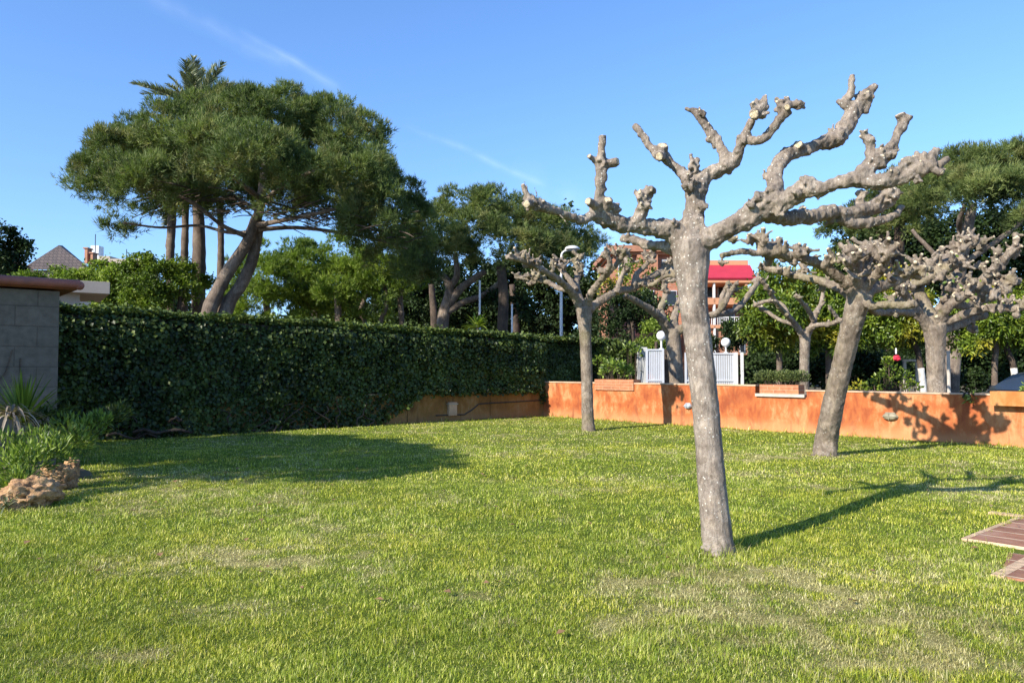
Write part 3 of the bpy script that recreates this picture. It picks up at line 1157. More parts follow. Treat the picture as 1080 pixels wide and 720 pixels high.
class Pollard:
    def __init__(s, D, seed):
        s.D = D
        s.rs = random.Random(seed)
        s.V, s.Q, s.T, s.b = [], [], [], 0
        s.lp, s.lr, s.ll = [], [], []       # label samples
        s.cuts = []
        s.label = 0

    dyoff = 0.0

    def pt(s, x, y, r, dy=0.0):
        d = s.D + dy + (s.dyoff if s.label else 0.0)
        return P(x, y, d), R(r, d)

    def _add(s, V, Q, T, p, r):
        s.V.append(V)
        if len(Q):
            s.Q.append(Q)
        if len(T):
            s.T.append(T)
        s.b += len(V)
        s.lp.append(p); s.lr.append(r); s.ll.append(np.full(len(p), s.label))

    def tube3(s, pts, cut=False, jit=0.05):
        p, r = catmull(pts, 0.45, 0.012)
        if len(p) > 4 and s.label:
            ph = s.rs.uniform(0, 9)
            ar = np.arange(len(p))
            r = r * (1 + 0.10 * np.sin(ar * 0.9 + ph) * vnoise(np.stack([ar * 0.35 + ph, ar * 0], 1), 4))
        V, Q, T = tube_arrays(p, r, 12, jit, s.b)
        s._add(V, Q, T, p, r)
        if cut:
            n = p[-1] - p[-3]
            n = n / np.linalg.norm(n)
            s.cuts.append((p[-1], n, r[-1]))

    thin = 1.0

    def limb(s, pts, cut=False, jit=0.05):
        if s.label and s.thin != 1.0:
            pts = [(q[0], q[1], q[2] * s.thin, *q[3:]) for q in pts]
        s.tube3([s.pt(*q) for q in pts], cut, jit)

    def lump(s, c, r, sc=(1, 1, 1), jit=0.12):
        iv, it = ico()
        v = iv * (1 + np.array([s.rs.gauss(0, jit) for _ in range(len(iv))])[:, None]) * r * np.array(sc) + np.array(c)
        s._add(v, [], it + s.b, np.array([list(c)]), np.array([r]))

    def stub(s, c, d, length, r, cut=True):
        c, d = Vector(c), Vector(d).normalized()
        side = Vector((s.rs.uniform(-1, 1), s.rs.uniform(-1, 1), s.rs.uniform(-1, 1))) * length * 0.15
        s.tube3([(c, r * 1.25), (c + d * length * 0.5 + side, r * 0.95), (c + d * length + side * 0.5, r)], cut)

    def knob(s, c, r, n=7, stubs=2, up=0.5, stub_r=0.32, stub_len=0.9):
        """a pruning knuckle: a fist of lumps with short cut stubs"""
        c = Vector(c)
        s.lump(c, r * 0.72)
        for i in range(n):
            d = Vector((s.rs.gauss(0, 1), s.rs.gauss(0, 1), s.rs.gauss(0, 1) + up)).normalized()
            s.lump(c + d * r * s.rs.uniform(0.6, 1.0), r * s.rs.uniform(0.2, 0.38), (s.rs.uniform(0.7, 1.3), s.rs.uniform(0.7, 1.3), s.rs.uniform(0.8, 1.4)), jit=0.22)
        for i in range(stubs):
            d = Vector((s.rs.gauss(0, 0.8), s.rs.gauss(-0.2, 0.8), s.rs.gauss(0.3, 0.6) + up)).normalized()
            rr = r * stub_r * s.rs.uniform(0.6, 1.1)
            s.stub(c + d * r * 0.5, d, r * stub_len * s.rs.uniform(0.7, 1.4), rr)

    def kn(s, x, y, r, dy=0.0, **kw):
        p, rr = s.pt(x, y, r, dy)
        s.knob(p, rr, **kw)

    def stubp(s, a, b, cut=True):
        s.tube3([s.pt(*a), s.pt(*b)], cut)

    def build(s, root, voxel, mat, names, disp=1.0):
        V = np.concatenate(s.V)
        me = np_mesh('tmp', V, [np.concatenate(s.Q), np.concatenate(s.T)])
        o = bpy.data.objects.new('tmp', me)
        C.objects.link(o)
        md = o.modifiers.new('remesh', 'REMESH')
        md.mode = 'VOXEL'
        md.voxel_size = voxel
        md.adaptivity = 0
        dg = bpy.context.evaluated_depsgraph_get()
        ev = o.evaluated_get(dg)
        m2 = ev.to_mesh()
        nv = len(m2.vertices)
        X = np.empty(nv * 3, np.float32); m2.vertices.foreach_get('co', X); X = X.reshape(-1, 3).astype(float)
        NN = np.empty(nv * 3, np.float32); m2.vertices.foreach_get('normal', NN); NN = NN.reshape(-1, 3).astype(float)
        npoly = len(m2.polygons)
        L = np.empty(len(m2.loops), np.int32); m2.loops.foreach_get('vertex_index', L)
        Fq = L.reshape(-1, 4)
        ev.to_mesh_clear()
        bpy.data.objects.remove(o); bpy.data.meshes.remove(me)
        lp, lr, ll = np.concatenate(s.lp), np.concatenate(s.lr), np.concatenate(s.ll)
        # cuts
        cut = np.zeros(nv)
        for c, n, r in s.cuts:
            q = X - c
            h = q @ n
            rad = np.linalg.norm(q - h[:, None] * n, axis=1)
            cut[(np.abs(h) < voxel * 1.1) & (rad < r * (0.72 + 0.25 * vnoise(X * 40, 3))) & ((NN @ n) > 0.45)] = 1
        # nearest skeleton sample
        lab = np.empty(nv, int); near = np.empty(nv)
        for a in range(0, nv, 4000):
            q = X[a:a + 4000]
            d = np.sqrt(((q[:, None, :] - lp[None]) ** 2).sum(2)) - lr[None]
            k = d.argmin(1)
            lab[a:a + 4000] = ll[k]; near[a:a + 4000] = lr[k]
        # bark relief
        amp = np.minimum(near * np.where(lab == 0, 0.045, 0.30), 0.026) * disp * (1 - cut)
        rel = 0.65 * fbm(X * 9.0, 3, 5) + 0.75 * fbm(X * np.array([28, 28, 20.0]), 2, 9)
        lump = np.clip(fbm(X * 13.0, 2, 15) - 0.12, 0, 1)
        rel = rel + (1.5 * lump - 0.22) * (lab > 0)
        thin = np.clip(1 - near / 0.13, 0.25, 1)
        X = X + NN * (amp * rel * (0.5 + thin))[:, None]
        flab = lab[Fq].min(1)
        print(root.name, 'verts', nv)
        for l in np.unique(flab):
            f = Fq[flab == l]
            u, inv = np.unique(f, return_inverse=True)
            nm = 'trunk' if l == 0 else 'limb'
            mm = np_mesh(nm, X[u], [inv.reshape(-1, 4)], {'cut': cut[u]}, smooth=True)
            part_np(nm, mm, mat, root)


def plane_tree(label, base_px, D, group='pollarded plane trees'):
    b = P(base_px[0], base_px[1], D)
    b.z = 0
    return thing('plane_tree', label, 'tree', b, group)


# ---- the near tree
D1 = G(757, 582).y
t1 = plane_tree('large bare pollarded plane tree nearest on the lawn, bright cut stubs against the sky', (757, 582), D1)
T = Pollard(D1, 11)
T.thin = 0.88
T.label = 0
T.limb([(760, 592, 21, 0), (759, 584, 18.5, 0), (757, 572, 16.5, 0), (754, 545, 15.5, .02), (750, 500, 14.6, .06), (746, 450, 14.0, .12), (741, 400, 14.2, .18), (735, 350, 14.2, .25), (731.5, 320, 14.8, .3),
        (730, 295, 16.5, .33), (729, 275, 19.5, .36), (728, 258, 20.5, .38)], jit=0.015)
for (x, y, r, dy) in ((746, 577, 6, -.06), (768, 580, 6, 0), (757, 583, 7, -.1), (772, 585, 4, .02), (742, 584, 4, 0)):
    T.lump(T.pt(x, y, r, dy)[0], T.pt(x, y, r, dy)[1], (1.2, 1.2, 0.7))
T.label = 1  # limb towards the pines
T.limb([(726, 262, 15, .38), (712, 246, 14, .4), (698, 241, 12.5, .38), (684, 240, 10.5, .35), (672, 238, 10, .32), (660, 237, 10.5, .3), (648, 234, 11.5, .26), (634, 228, 11, .22), (625, 225, 9, .2)])
T.limb([(627, 226, 8, .2), (612, 232, 5.6, .1), (595, 226, 5.2, 0), (582, 221, 5.2, -.1), (573, 219, 6, -.15), (565, 216, 7.5, -.2)])
T.kn(560, 214, 8.5, -.2, n=9, stubs=1)
T.stubp((559, 214, 5, -.22), (555, 215, 5.2, -.36))
T.stubp((557, 208, 4, -.2), (551, 194, 2.2, -.22))
T.kn(572, 214, 5.5, -.15, n=5, stubs=1)
T.limb([(627, 228, 9, .2), (631, 213, 6.8, .15), (633, 198, 6.5, .12), (634, 188, 7, .1), (635, 177, 8, .1)])
T.kn(635, 172, 9.5, .1, n=9, stubs=1)
T.stubp((634, 165, 5, .1), (635, 143, 3.6, .1))
T.stubp((642, 173, 6, .1), (652, 170, 5, .05))
T.stubp((628, 170, 4, .1), (621, 164, 2.8, .05))
T.stubp((629, 217, 5, .15), (620, 212, 4.5, .0))
T.stubp((638, 222, 6, .2), (641, 210, 5.0, .1))
T.kn(649, 222, 7, .2, n=6, stubs=1)
T.limb([(672, 236, 9, .3), (676, 225, 8, .28), (679, 214, 8, .25)])
for x, y, r in ((678, 210, 9), (684, 203, 7), (673, 205, 6), (681, 217, 8)):
    T.kn(x, y, r, .22, n=9, stubs=2, stub_r=0.28, stub_len=0.6)
T.limb([(710, 262, 9, .5), (694, 259, 7, .6), (680, 257, 6, .7), (668, 253, 5, .8), (655, 251, 5, .9)])
T.kn(662, 252, 7, .85, n=6, stubs=1)
T.kn(690, 262, 6, .7, n=5, stubs=1)
T.label = 2  # upright middle limb
T.limb([(728, 262, 20, .38), (729, 246, 18, .4), (731, 232, 14, .42), (733, 220, 12.5, .45), (733, 208, 13, .46), (735, 196, 13.5, .48), (740, 188, 12, .5)])
T.kn(727, 196, 9, .35, n=9, stubs=1)
T.kn(737, 236, 8, .3, n=6, stubs=0)
T.kn(712, 236, 6, .3, n=5, stubs=0)
T.kn(732, 175, 8.5, .45, n=8, stubs=2)
T.kn(740, 218, 8, .35, n=6, stubs=0)
T.limb([(728, 190, 10, .5), (719, 182, 6.8, .55), (708, 173, 6.2, .6), (699, 165, 8, .65)])
T.limb([(700, 167, 8.5, .65), (692, 160, 6, .68), (686, 155, 4.8, .7), (680, 146, 4.4, .72), (674, 138, 4.2, .75), (669, 132, 4.2, .78)], cut=True)
T.stubp((698, 163, 7, .62), (699, 153, 6, .55))
T.stubp((697, 164, 6, .6), (695, 165, 5, .42))
T.limb([(740, 190, 11, .5), (749, 184, 9, .48), (758, 180, 9, .45), (768, 174, 10.5, .42)])
T.limb([(768, 172, 10, .42), (762, 160, 7, .45), (757, 150, 6.5, .5), (750, 141, 6.2, .55), (745, 133, 5.8, .6), (739, 125, 5.4, .62), (733, 118, 4.5, .65), (727, 116, 3, .66), (722, 114, 2.2, .66)])
for x, y, r in ((748, 147, 5), (742, 121, 4.5), (755, 154, 4.5), (746, 136, 5), (738, 118, 4)):
    T.kn(x, y, r, .55, n=6, stubs=2, stub_len=0.7)
T.limb([(768, 174, 10, .42), (775, 168, 7.5, .38), (780, 158, 6.8, .32), (783, 146, 7, .28)])
T.kn(786, 146, 7.5, .26, n=6, stubs=1)
T.limb([(784, 145, 6, .28), (789, 136, 4.8, .25), (794, 126, 5, .22)])
for x, y, r in ((799, 117, 8), (805, 112, 7), (796, 112, 6), (803, 121, 6.5)):
    T.kn(x, y, r, .2, n=9, stubs=1)
T.stubp((797, 120, 5.5, .15), (795, 121, 5.8, -.02))
T.stubp((805, 109, 4, .2), (808, 100, 1.8, .2))
T.stubp((802, 108, 2.5, .2), (806, 101, 1.2, .25))
T.limb([(785, 147, 6, .26), (796, 149, 5.6, .2), (807, 145, 5.8, .14), (815, 135, 5.8, .1), (824, 124, 6, .06), (830, 116, 7, .05)])
for x, y, r in ((824, 112, 7.5), (832, 110, 8), (840, 111, 7.5), (845, 112, 4.5), (819, 106, 4)):
    T.kn(x, y, r, .05, n=8, stubs=3, stub_r=0.26, stub_len=0.6)
T.stubp((832, 112, 4, .0), (830, 113, 4.2, -.12))
T.label = 3  # long limb towards the far wall side
T.limb([(732, 262, 16, .36), (742, 255, 14.5, .32), (754, 248, 13.3, .26), (773, 238, 13.2, .18), (790, 228, 14.5, .12), (804, 218, 15.5, .08), (816, 210, 14, .04)])
for x, y, r in ((800, 208, 7), (812, 200, 7), (822, 224, 7), (826, 220, 8), (792, 216, 6)):
    T.kn(x, y, r, -.02, n=7, stubs=0)
T.limb([(815, 208, 13, .04), (818, 195, 10, .1), (816, 184, 9.4, .15), (822, 172, 9.4, .2), (830, 163, 9.5, .25), (842, 161, 7.6, .28), (852, 157, 7.2, .3), (862, 153, 7.8, .32), (872, 150, 9.6, .34), (883, 145, 10.8, .36), (891, 135, 10.4, .38), (898, 124, 10, .4), (903, 114, 9, .42)])
T.kn(808, 186, 4.5, .15, n=5, stubs=1)
T.kn(884, 146, 9, .3, n=6, stubs=0)
T.stubp((845, 158, 6, .28), (842, 152, 5, .2))
T.kn(878, 140, 6, .35, n=5, stubs=1)
T.limb([(902, 114, 8, .42), (893, 112, 6.5, .42), (890, 108, 5.4, .42), (895, 101, 4.5, .4), (898, 94, 3.8, .38), (898, 88, 3.4, .38), (899, 79, 3.6, .38)], cut=True)
T.stubp((889, 110, 4, .42), (883, 106, 2.6, .45))
T.stubp((896, 96, 3, .4), (902, 91, 2.2, .38))
T.limb([(903, 114, 8, .42), (909, 107, 7.5, .42), (914, 102, 7, .42), (918, 97, 5.5, .42), (924, 90, 4.8, .42)], cut=True)
T.kn(906, 104, 6, .42, n=7, stubs=2)
T.kn(914, 104, 6.5, .38, n=7, stubs=1)
T.stubp((915, 107, 4.5, .4), (914, 120, 3, .4))
T.label = 4  # spreading limb, level
T.limb([(816, 214, 14, .04), (832, 210, 12, -.04), (846, 200, 12, -.12), (856, 199, 11, -.18), (866, 199, 8.8, -.22), (876, 196, 8, -.26), (886, 192, 8, -.3), (897, 190, 9, -.34), (906, 190, 10, -.36), (918, 192, 10, -.4), (930, 192, 10, -.44), (942, 190, 9, -.46), (952, 187, 8.6, -.48),
        (962, 182, 9, -.5), (971, 178, 9.4, -.52), (979, 175, 8.5, -.53), (987, 173, 7, -.54)])
for x, y, r in ((850, 192, 7), (842, 204, 7), (862, 206, 5)):
    T.kn(x, y, r, -.2, n=6, stubs=0)
T.limb([(902, 190, 9, -.36), (911, 179, 7, -.36), (917, 168, 6, -.35), (918, 158, 6, -.33), (917, 150, 6.5, -.32), (914, 143, 5, -.32)])
T.kn(917, 149, 7.5, -.32, n=7, stubs=3, stub_len=1.0)
T.kn(912, 141, 5, -.32, n=5, stubs=2)
T.limb([(908, 186, 9, -.38), (920, 176, 9, -.36), (929, 168, 9, -.34), (938, 158, 8, -.32), (944, 147, 6, -.3), (948, 138, 5.8, -.28), (952, 131, 6.5, -.26), (953, 124, 7, -.25)])
for x, y, r in ((925, 166, 8), (934, 160, 8), (940, 164, 6.5), (930, 174, 7), (921, 172, 6.5)):
    T.kn(x, y, r, -.38, n=8, stubs=1)
for x, y in ((949, 120), (957, 121)):
    T.stubp((953, 130, 5, -.25), (x, y, 5.4, -.27))
T.kn(953, 128, 6.5, -.27, n=6, stubs=1)
T.kn(968, 190, 6.5, -.6, n=6, stubs=0)
for x, y, r in ((944, 182, 6.5), (952, 176, 7), (960, 172, 7), (966, 176, 7), (975, 168, 8), (982, 172, 7.5), (938, 184, 5), (990, 180, 6.5)):
    T.kn(x, y, r, -.5, n=7, stubs=2, stub_r=0.3, stub_len=0.7)
T.stubp((958, 174, 6, -.5), (959, 166, 5.4, -.5))
T.stubp((980, 170, 6, -.52), (988, 158, 5.6, -.5))
T.stubp((988, 176, 5, -.52), (1000, 167, 3.6, -.5))
T.stubp((985, 180, 5, -.55), (995, 182, 4, -.6))
T.stubp((968, 170, 4, -.5), (966, 160, 2.4, -.45))
T.label = 5  # lower limb behind
T.limb([(800, 222, 12, .1), (816, 228, 10, .2), (830, 230, 9, .3), (843, 229, 9.2, .38), (854, 229, 9, .45), (864, 227, 8, .5), (879, 223, 8, .58), (893, 226, 7.6, .65), (906, 222, 8.6, .7), (916, 220, 9, .74), (928, 216, 10, .78), (938, 210, 10, .8)])
for x, y, r in ((907, 212, 7), (909, 205, 6), (936, 204, 8), (944, 206, 7), (928, 212, 7), (846, 222, 5)):
    T.kn(x, y, r, .72, n=8, stubs=1)
T.limb([(884, 230, 6.5, .62), (896, 236, 6, .66), (908, 235, 6, .7), (922, 234, 6, .74), (934, 231, 5.4, .78), (944, 226, 4.6, .8), (951, 217, 3.6, .82)])
T.kn(915, 237, 5.5, .7, n=6, stubs=1)
T.kn(876, 234, 6, .6, n=6, stubs=0)
# thin shoots left after the pruning
T.label = 1
for a_, b_ in (((556, 200), (552, 190)), ((566, 208), (563, 196)), ((574, 214), (580, 232)), ((636, 150), (632, 141)), ((590, 226), (600, 240))):
    T.tube3([T.pt(*a_, 1.1, -.1), T.pt((a_[0] + b_[0]) / 2 + 1, (a_[1] + b_[1]) / 2, .8, -.1), T.pt(*b_, .6, -.12)])
T.build(t1, 0.0105, M['plane_bark'], ['trunk', 'limb', 'limb', 'limb', 'limb', 'limb'])


def sprig(root, pts, size, m, name='foliage', n_each=1):
    """a few real leaves on a thin shoot"""
    cs = np.array([list(p) for p in pts])
    k = len(cs)
    D_ = unit(RNG.normal(size=(k, 3)) * np.array([1, 1, 0.5]) + np.array([0, 0, -0.3]))
    Nn = unit(RNG.normal(size=(k, 3)) * 0.6 + np.array([-0.4, -0.5, 0.6]))
    V, Tt = leaves(cs, D_, Nn, np.full(k, size) * RNG.uniform(0.7, 1.2, k), np.full(k, size * 0.75), 0.15)
    me = np_mesh(name, V, [Tt], {'rnd': np.repeat(RNG.uniform(0.2, 0.9, k), 4)})
    return part_np(name, me, m, root)


sprig(t1, [P(x, y, D1 + .05) for x, y in ((598, 210), (601, 213), (604, 215), (608, 222), (611, 224), (600, 216), (597, 217))], 0.055, M['dark_leaf'])


def auto_knobs(T, pts, n, r0, r1, spread, dy=0.0, dyr=0.4, stubs=2):
    """n knuckles scattered along a pixel path"""
    for i in range(n):
        if len(pts) < 2:
            return
        a = T.rs.uniform(0, len(pts) - 1.001)
        i0 = int(a); f = a - i0
        x = pts[i0][0] * (1 - f) + pts[i0 + 1][0] * f + T.rs.gauss(0, spread)
        y = pts[i0][1] * (1 - f) + pts[i0 + 1][1] * f + T.rs.gauss(0, spread) - spread * 0.5
        d = pts[i0][3] * (1 - f) + pts[i0 + 1][3] * f if len(pts[0]) > 3 else 0
        T.kn(x, y, T.rs.uniform(r0, r1), d + dy + T.rs.gauss(0, dyr), n=4, stubs=stubs, stub_r=0.4, stub_len=1.3)


# ---- second lawn tree, slim and upright
D2 = G(619, 453.5).y
t2 = plane_tree('slim upright bare plane tree on the lawn in front of the wall corner', (619, 453.5), D2)
T = Pollard(D2, 22)
T.thin = 0.82
T.limb([(621, 457, 8.5), (620.5, 450, 7.2), (619.5, 430, 6.4), (619, 400, 6.2), (618, 370, 6.2), (617, 350, 6.6), (616.5, 335, 8), (616, 325, 9)], jit=0.02)
branches = [
    (1, [(615, 328, 7, 0), (606, 312, 5.5, -.2), (598, 303, 5, -.5), (588, 294, 4.6, -.9), (576, 287, 4.2, -1.2), (565, 281, 4, -1.5), (552, 275, 4, -1.8), (538, 271, 4, -2)], 11),
    (1, [(600, 305, 4.5, -.5), (590, 304, 3.6, -.2), (576, 297, 3.5, .2), (560, 294, 3.4, .5), (546, 292, 3.2, .8)], 6),
    (2, [(614, 322, 6, .1), (609, 308, 4.6, .5), (608, 296, 4.2, .8), (610, 284, 4, 1.2), (608, 275, 3.5, 1.4)], 4),
    (2, [(608, 306, 4, .2), (600, 294, 3.6, .5), (592, 284, 3.4, .8), (586, 277, 3, 1.1)], 4),
    (3, [(619, 324, 7, 0), (622, 312, 5, -.3), (630, 300, 4.4, -.6), (638, 289, 4, -.9), (643, 279, 3.6, -1.2), (640, 266, 3.2, -1.3)], 4),
    (3, [(634, 295, 4, -.7), (645, 284, 3.6, -.9), (653, 275, 3.4, -1.0), (660, 266, 3, -1.1)], 4),
    (4, [(620, 326, 7.5, 0), (631, 319, 5.6, .2), (645, 310, 5, .4), (655, 306, 4.6, .6), (665, 305, 4.3, .8), (678, 298, 4, 1), (688, 292, 4, 1.2), (700, 283, 3.6, 1.4), (708, 277, 3.2, 1.5)], 5),
    (4, [(650, 309, 4.6, .4), (654, 296, 3.8, .5), (660, 282, 3.4, .6), (662, 272, 3, .7)], 4),
    (4, [(668, 302, 4, .8), (671, 290, 3.6, .9), (680, 281, 3.2, 1), (689, 270, 2.8, 1.1)], 3),
    (4, [(676, 299, 3.6, .9), (688, 300, 3.2, .6), (700, 292, 2.8, .4), (712, 290, 2.6, .3)], 3),
]
for lab, pts, nk in branches:
    T.label = lab
    T.limb(pts)
    auto_knobs(T, pts[len(pts) // 2:], int(nk * 1.6), 2.8, 5.0, 3.4, dyr=0.2)
    T.kn(pts[-1][0], pts[-1][1], 5.0, pts[-1][3], n=5, stubs=2)
T.build(t2, 0.022, M['plane_bark_far'], ['trunk', 'limb', 'limb', 'limb', 'limb'])
sprig(t2, [P(664 + random.gauss(0, 2.5), 284 + random.gauss(0, 8), D2 + .2 + random.gauss(0, .15)) for _ in range(22)], 0.11, M['orange_leaf'])
sprig(t2, [P(633 + random.gauss(0, 3), 298 + random.gauss(0, 7), D2 - .2 + random.gauss(0, .2)) for _ in range(18)], 0.10, M['orange_leaf'])

# ---- third lawn tree, leaning trunk and dense knuckled crown
D3 = G(870, 480).y
t3 = plane_tree('leaning plane tree on the lawn with a thick crown of pruned knuckles', (870, 480), D3)
T = Pollard(D3, 33)
T.thin = 0.82
T.dyoff = -0.65
T.limb([(869, 486, 15), (870, 478, 12.6), (872, 462, 11.6), (876, 440, 11.2, -.2), (881, 415, 10.8, -.35), (887, 390, 10.6, -.5), (893, 365, 10.8, -.65), (899, 340, 11, -.8), (904, 322, 12, -.92), (907, 310, 13, -.95)], jit=0.02)
branches = [
    (1, [(904, 314, 10, -.3), (893, 299, 8, -.4), (876, 286, 7, -.5), (860, 277, 6.4, -.6), (840, 271, 6.2, -.7), (823, 268, 6, -.8), (806, 264, 6.2, -.9), (800, 250, 5.4, -.9)], 15, 5.2, 8),
    (1, [(806, 266, 5, -.9), (796, 267, 4.4, -.9), (786, 265, 4.2, -1), (772, 267, 4.2, -1.0), (760, 270, 3.8, -1.1)], 3, 4, 5.4),
    (2, [(904, 316, 8, -.2), (890, 307, 6.4, .1), (873, 299, 5.6, .4), (853, 293, 5.2, .7), (836, 290, 5.2, 1), (820, 285, 5, 1.2), (806, 283, 4.6, 1.4)], 6, 4.5, 6.5),
    (3, [(907, 310, 10, -.3), (902, 292, 8, -.5), (900, 275, 7, -.7), (893, 262, 6, -.8)], 9, 6, 9),
    (3, [(908, 308, 9, -.3), (912, 290, 7.5, 0), (915, 274, 6.6, .1), (922, 263, 6, .3)], 9, 6, 9),
    (3, [(908, 306, 8, -.3), (926, 288, 6.5, -.6), (934, 274, 5.6, -.8), (937, 264, 4.6, -.9)], 8, 5, 8),
    (4, [(909, 312, 10, -.3), (921, 304, 8, .1), (936, 300, 7, .4), (950, 294, 6.2, .7), (966, 286, 5.6, 1.0), (980, 283, 5, 1.2)], 9, 5, 8),
    (4, [(910, 316, 8, -.3), (920, 322, 5.4, -.6), (936, 321, 5, -.9), (952, 322, 5.4, -1.1), (966, 320, 5, -1.3)], 2, 4, 5.5),
    (4, [(912, 320, 6, -.2), (924, 329, 4.6, .3), (944, 329, 4.6, .7), (962, 330, 4.6, 1)], 2, 4, 5),
]
for lab, pts, nk, r0, r1 in branches:
    T.label = lab
    T.limb(pts)
    auto_knobs(T, pts[max(1, len(pts) // 3):], int(nk * 1.7), r0 * 0.9, r1 * 0.9, 5.5, dyr=0.35, stubs=2)
T.build(t3, 0.019, M['plane_bark_far'], ['trunk', 'limb', 'limb', 'limb', 'limb'])
sprig(t3, [P(942 + random.gauss(0, 5), 290 + random.gauss(0, 8), D3 + .3 + random.gauss(0, .3)) for _ in range(30)], 0.10, M['fresh_leaf'])

# ---- fourth, beyond the wall
D4 = G(985, 462).y + 1.9
t4 = plane_tree('thick pollarded plane tree standing just beyond the wall, wide fists of stubs', (988, 470), D4)
T = Pollard(D4, 44)
T.thin = 0.82
T.limb([P4 for P4 in ((989, 462, 10.5), (989, 440, 9.4), (988, 412, 9.2), (987, 385, 9.2), (986.5, 362, 9.8), (986, 350, 11), (985, 343, 12))], jit=0.02)
branches = [
    (1, [(982, 346, 9, 0), (972, 335, 7, -.1), (963, 324, 6.2, -.2), (956, 312, 5.6, -.3), (948, 305, 5.2, -.5), (940, 300, 5, -.6)], 8, 4.5, 6.5),
    (2, [(985, 342, 9, 0), (976, 322, 7.5, .4), (968, 305, 7, .6), (978, 290, 7.5, .8), (992, 281, 8, 1), (1006, 270, 8, 1.2), (1020, 259, 7, 1.4), (1030, 252, 6, 1.5)], 18, 5, 8),
    (2, [(955, 303, 5.5, .5), (972, 296, 6.6, .3), (988, 288, 7, .2), (1004, 280, 7, 0), (1018, 272, 6, -.2)], 9, 5, 7.5),
    (3, [(989, 343, 8, 0), (998, 326, 6.6, -.3), (1010, 316, 6.2, -.5), (1024, 307, 6.4, -.7), (1038, 294, 6.2, -.9), (1052, 280, 6, -1.1), (1064, 268, 5.6, -1.2), (1069, 262, 5, -1.2)], 14, 4.8, 7.5),
    (3, [(1004, 320, 6, -.4), (1018, 322, 5.4, 0), (1032, 318, 5.2, .3), (1048, 312, 5.2, .6), (1060, 300, 5, .8), (1075, 296, 4.8, 1)], 10, 4.6, 7),
    (4, [(990, 347, 9, 0), (1001, 344, 7.6, .2), (1014, 340, 6.6, .4), (1026, 334, 6.4, .6), (1038, 332, 6.6, .8)], 3, 5, 7),
    (4, [(1000, 338, 6, -.1), (1020, 331, 5.4, -.5), (1040, 325, 5.2, -.9), (1056, 324, 5.2, -1.2), (1070, 325, 5.2, -1.4), (1088, 321, 4.6, -1.6)], 7, 4.4, 6),
    (1, [(984, 340, 7, .2), (996, 318, 5.6, .8), (1000, 300, 5, 1.2), (1012, 290, 4.6, 1.5)], 6, 4.4, 6.6),
]
for lab, pts, nk, r0, r1 in branches:
    T.label = lab
    T.limb(pts)
    auto_knobs(T, pts[max(1, len(pts) // 3):], int(nk * 1.7), r0 * 0.9, r1 * 0.9, 5.5, dyr=0.4, stubs=2)
T.build(t4, 0.026, M['plane_bark_far'], ['trunk', 'limb', 'limb', 'limb', 'limb'])
sprig(t4, [P(1000 + random.gauss(0, 25), 300 + random.gauss(0, 14), D4 + random.gauss(0, .5)) for _ in range(60)], 0.11, M['fresh_leaf'])

# ---- fifth: thin one by the brick planter
D5 = 21.0
t5 = plane_tree('thin-armed plane tree rising beside the brick planter of shrubs', (848, 460), D5)
T = Pollard(D5, 55)
T.thin = 0.82
T.limb([(848, 452, 6.6), (848, 420, 5.6), (848, 400, 5.2), (848.5, 378, 5.0), (849, 362, 5.4), (849, 352, 6.2)], jit=0.02)
branches = [
    (1, [(847, 354, 5, 0), (838, 341, 4, -.2), (830, 332, 3.6, -.5), (822, 324, 3.4, -.8), (815, 313, 3.2, -1), (809, 303, 3, -1.2), (803, 295, 2.8, -1.3)], 5),
    (1, [(838, 342, 3.4, -.1), (824, 338, 2.8, .4), (811, 330, 2.6, .8), (799, 322, 2.4, 1.1)], 2),
    (1, [(832, 334, 3.2, 0), (826, 322, 2.8, .3), (816, 318, 2.6, .5), (806, 318, 2.6, .6), (796, 322, 2.4, .8)], 3),
    (2, [(850, 353, 5, 0), (857, 343, 3.8, .2), (861, 330, 3.4, .4), (866, 320, 3, .6), (868, 308, 2.4, .7)], 2),
    (2, [(858, 338, 3.6, .1), (852, 326, 3.2, -.2), (845, 318, 3, -.4), (840, 312, 3, -.6)], 2),
    (3, [(851, 350, 5, 0), (860, 343, 3.4, -.4), (873, 342, 3.4, -.8), (886, 338, 3.2, -1.2), (896, 336, 2.6, -1.4)], 1),
    (3, [(886, 339, 3, -1.1), (880, 331, 2.6, -1.2), (875, 325, 2.4, -1.3)], 1),
]
for lab, pts, nk in branches:
    T.label = lab
    T.limb(pts)
    auto_knobs(T, pts[2:], nk, 2.6, 4, 1.2, dyr=0.12, stubs=1)
    T.kn(pts[-1][0], pts[-1][1], 3.0, pts[-1][3], n=4, stubs=1)
T.build(t5, 0.026, M['plane_bark_far'], ['trunk', 'limb', 'limb', 'limb'])

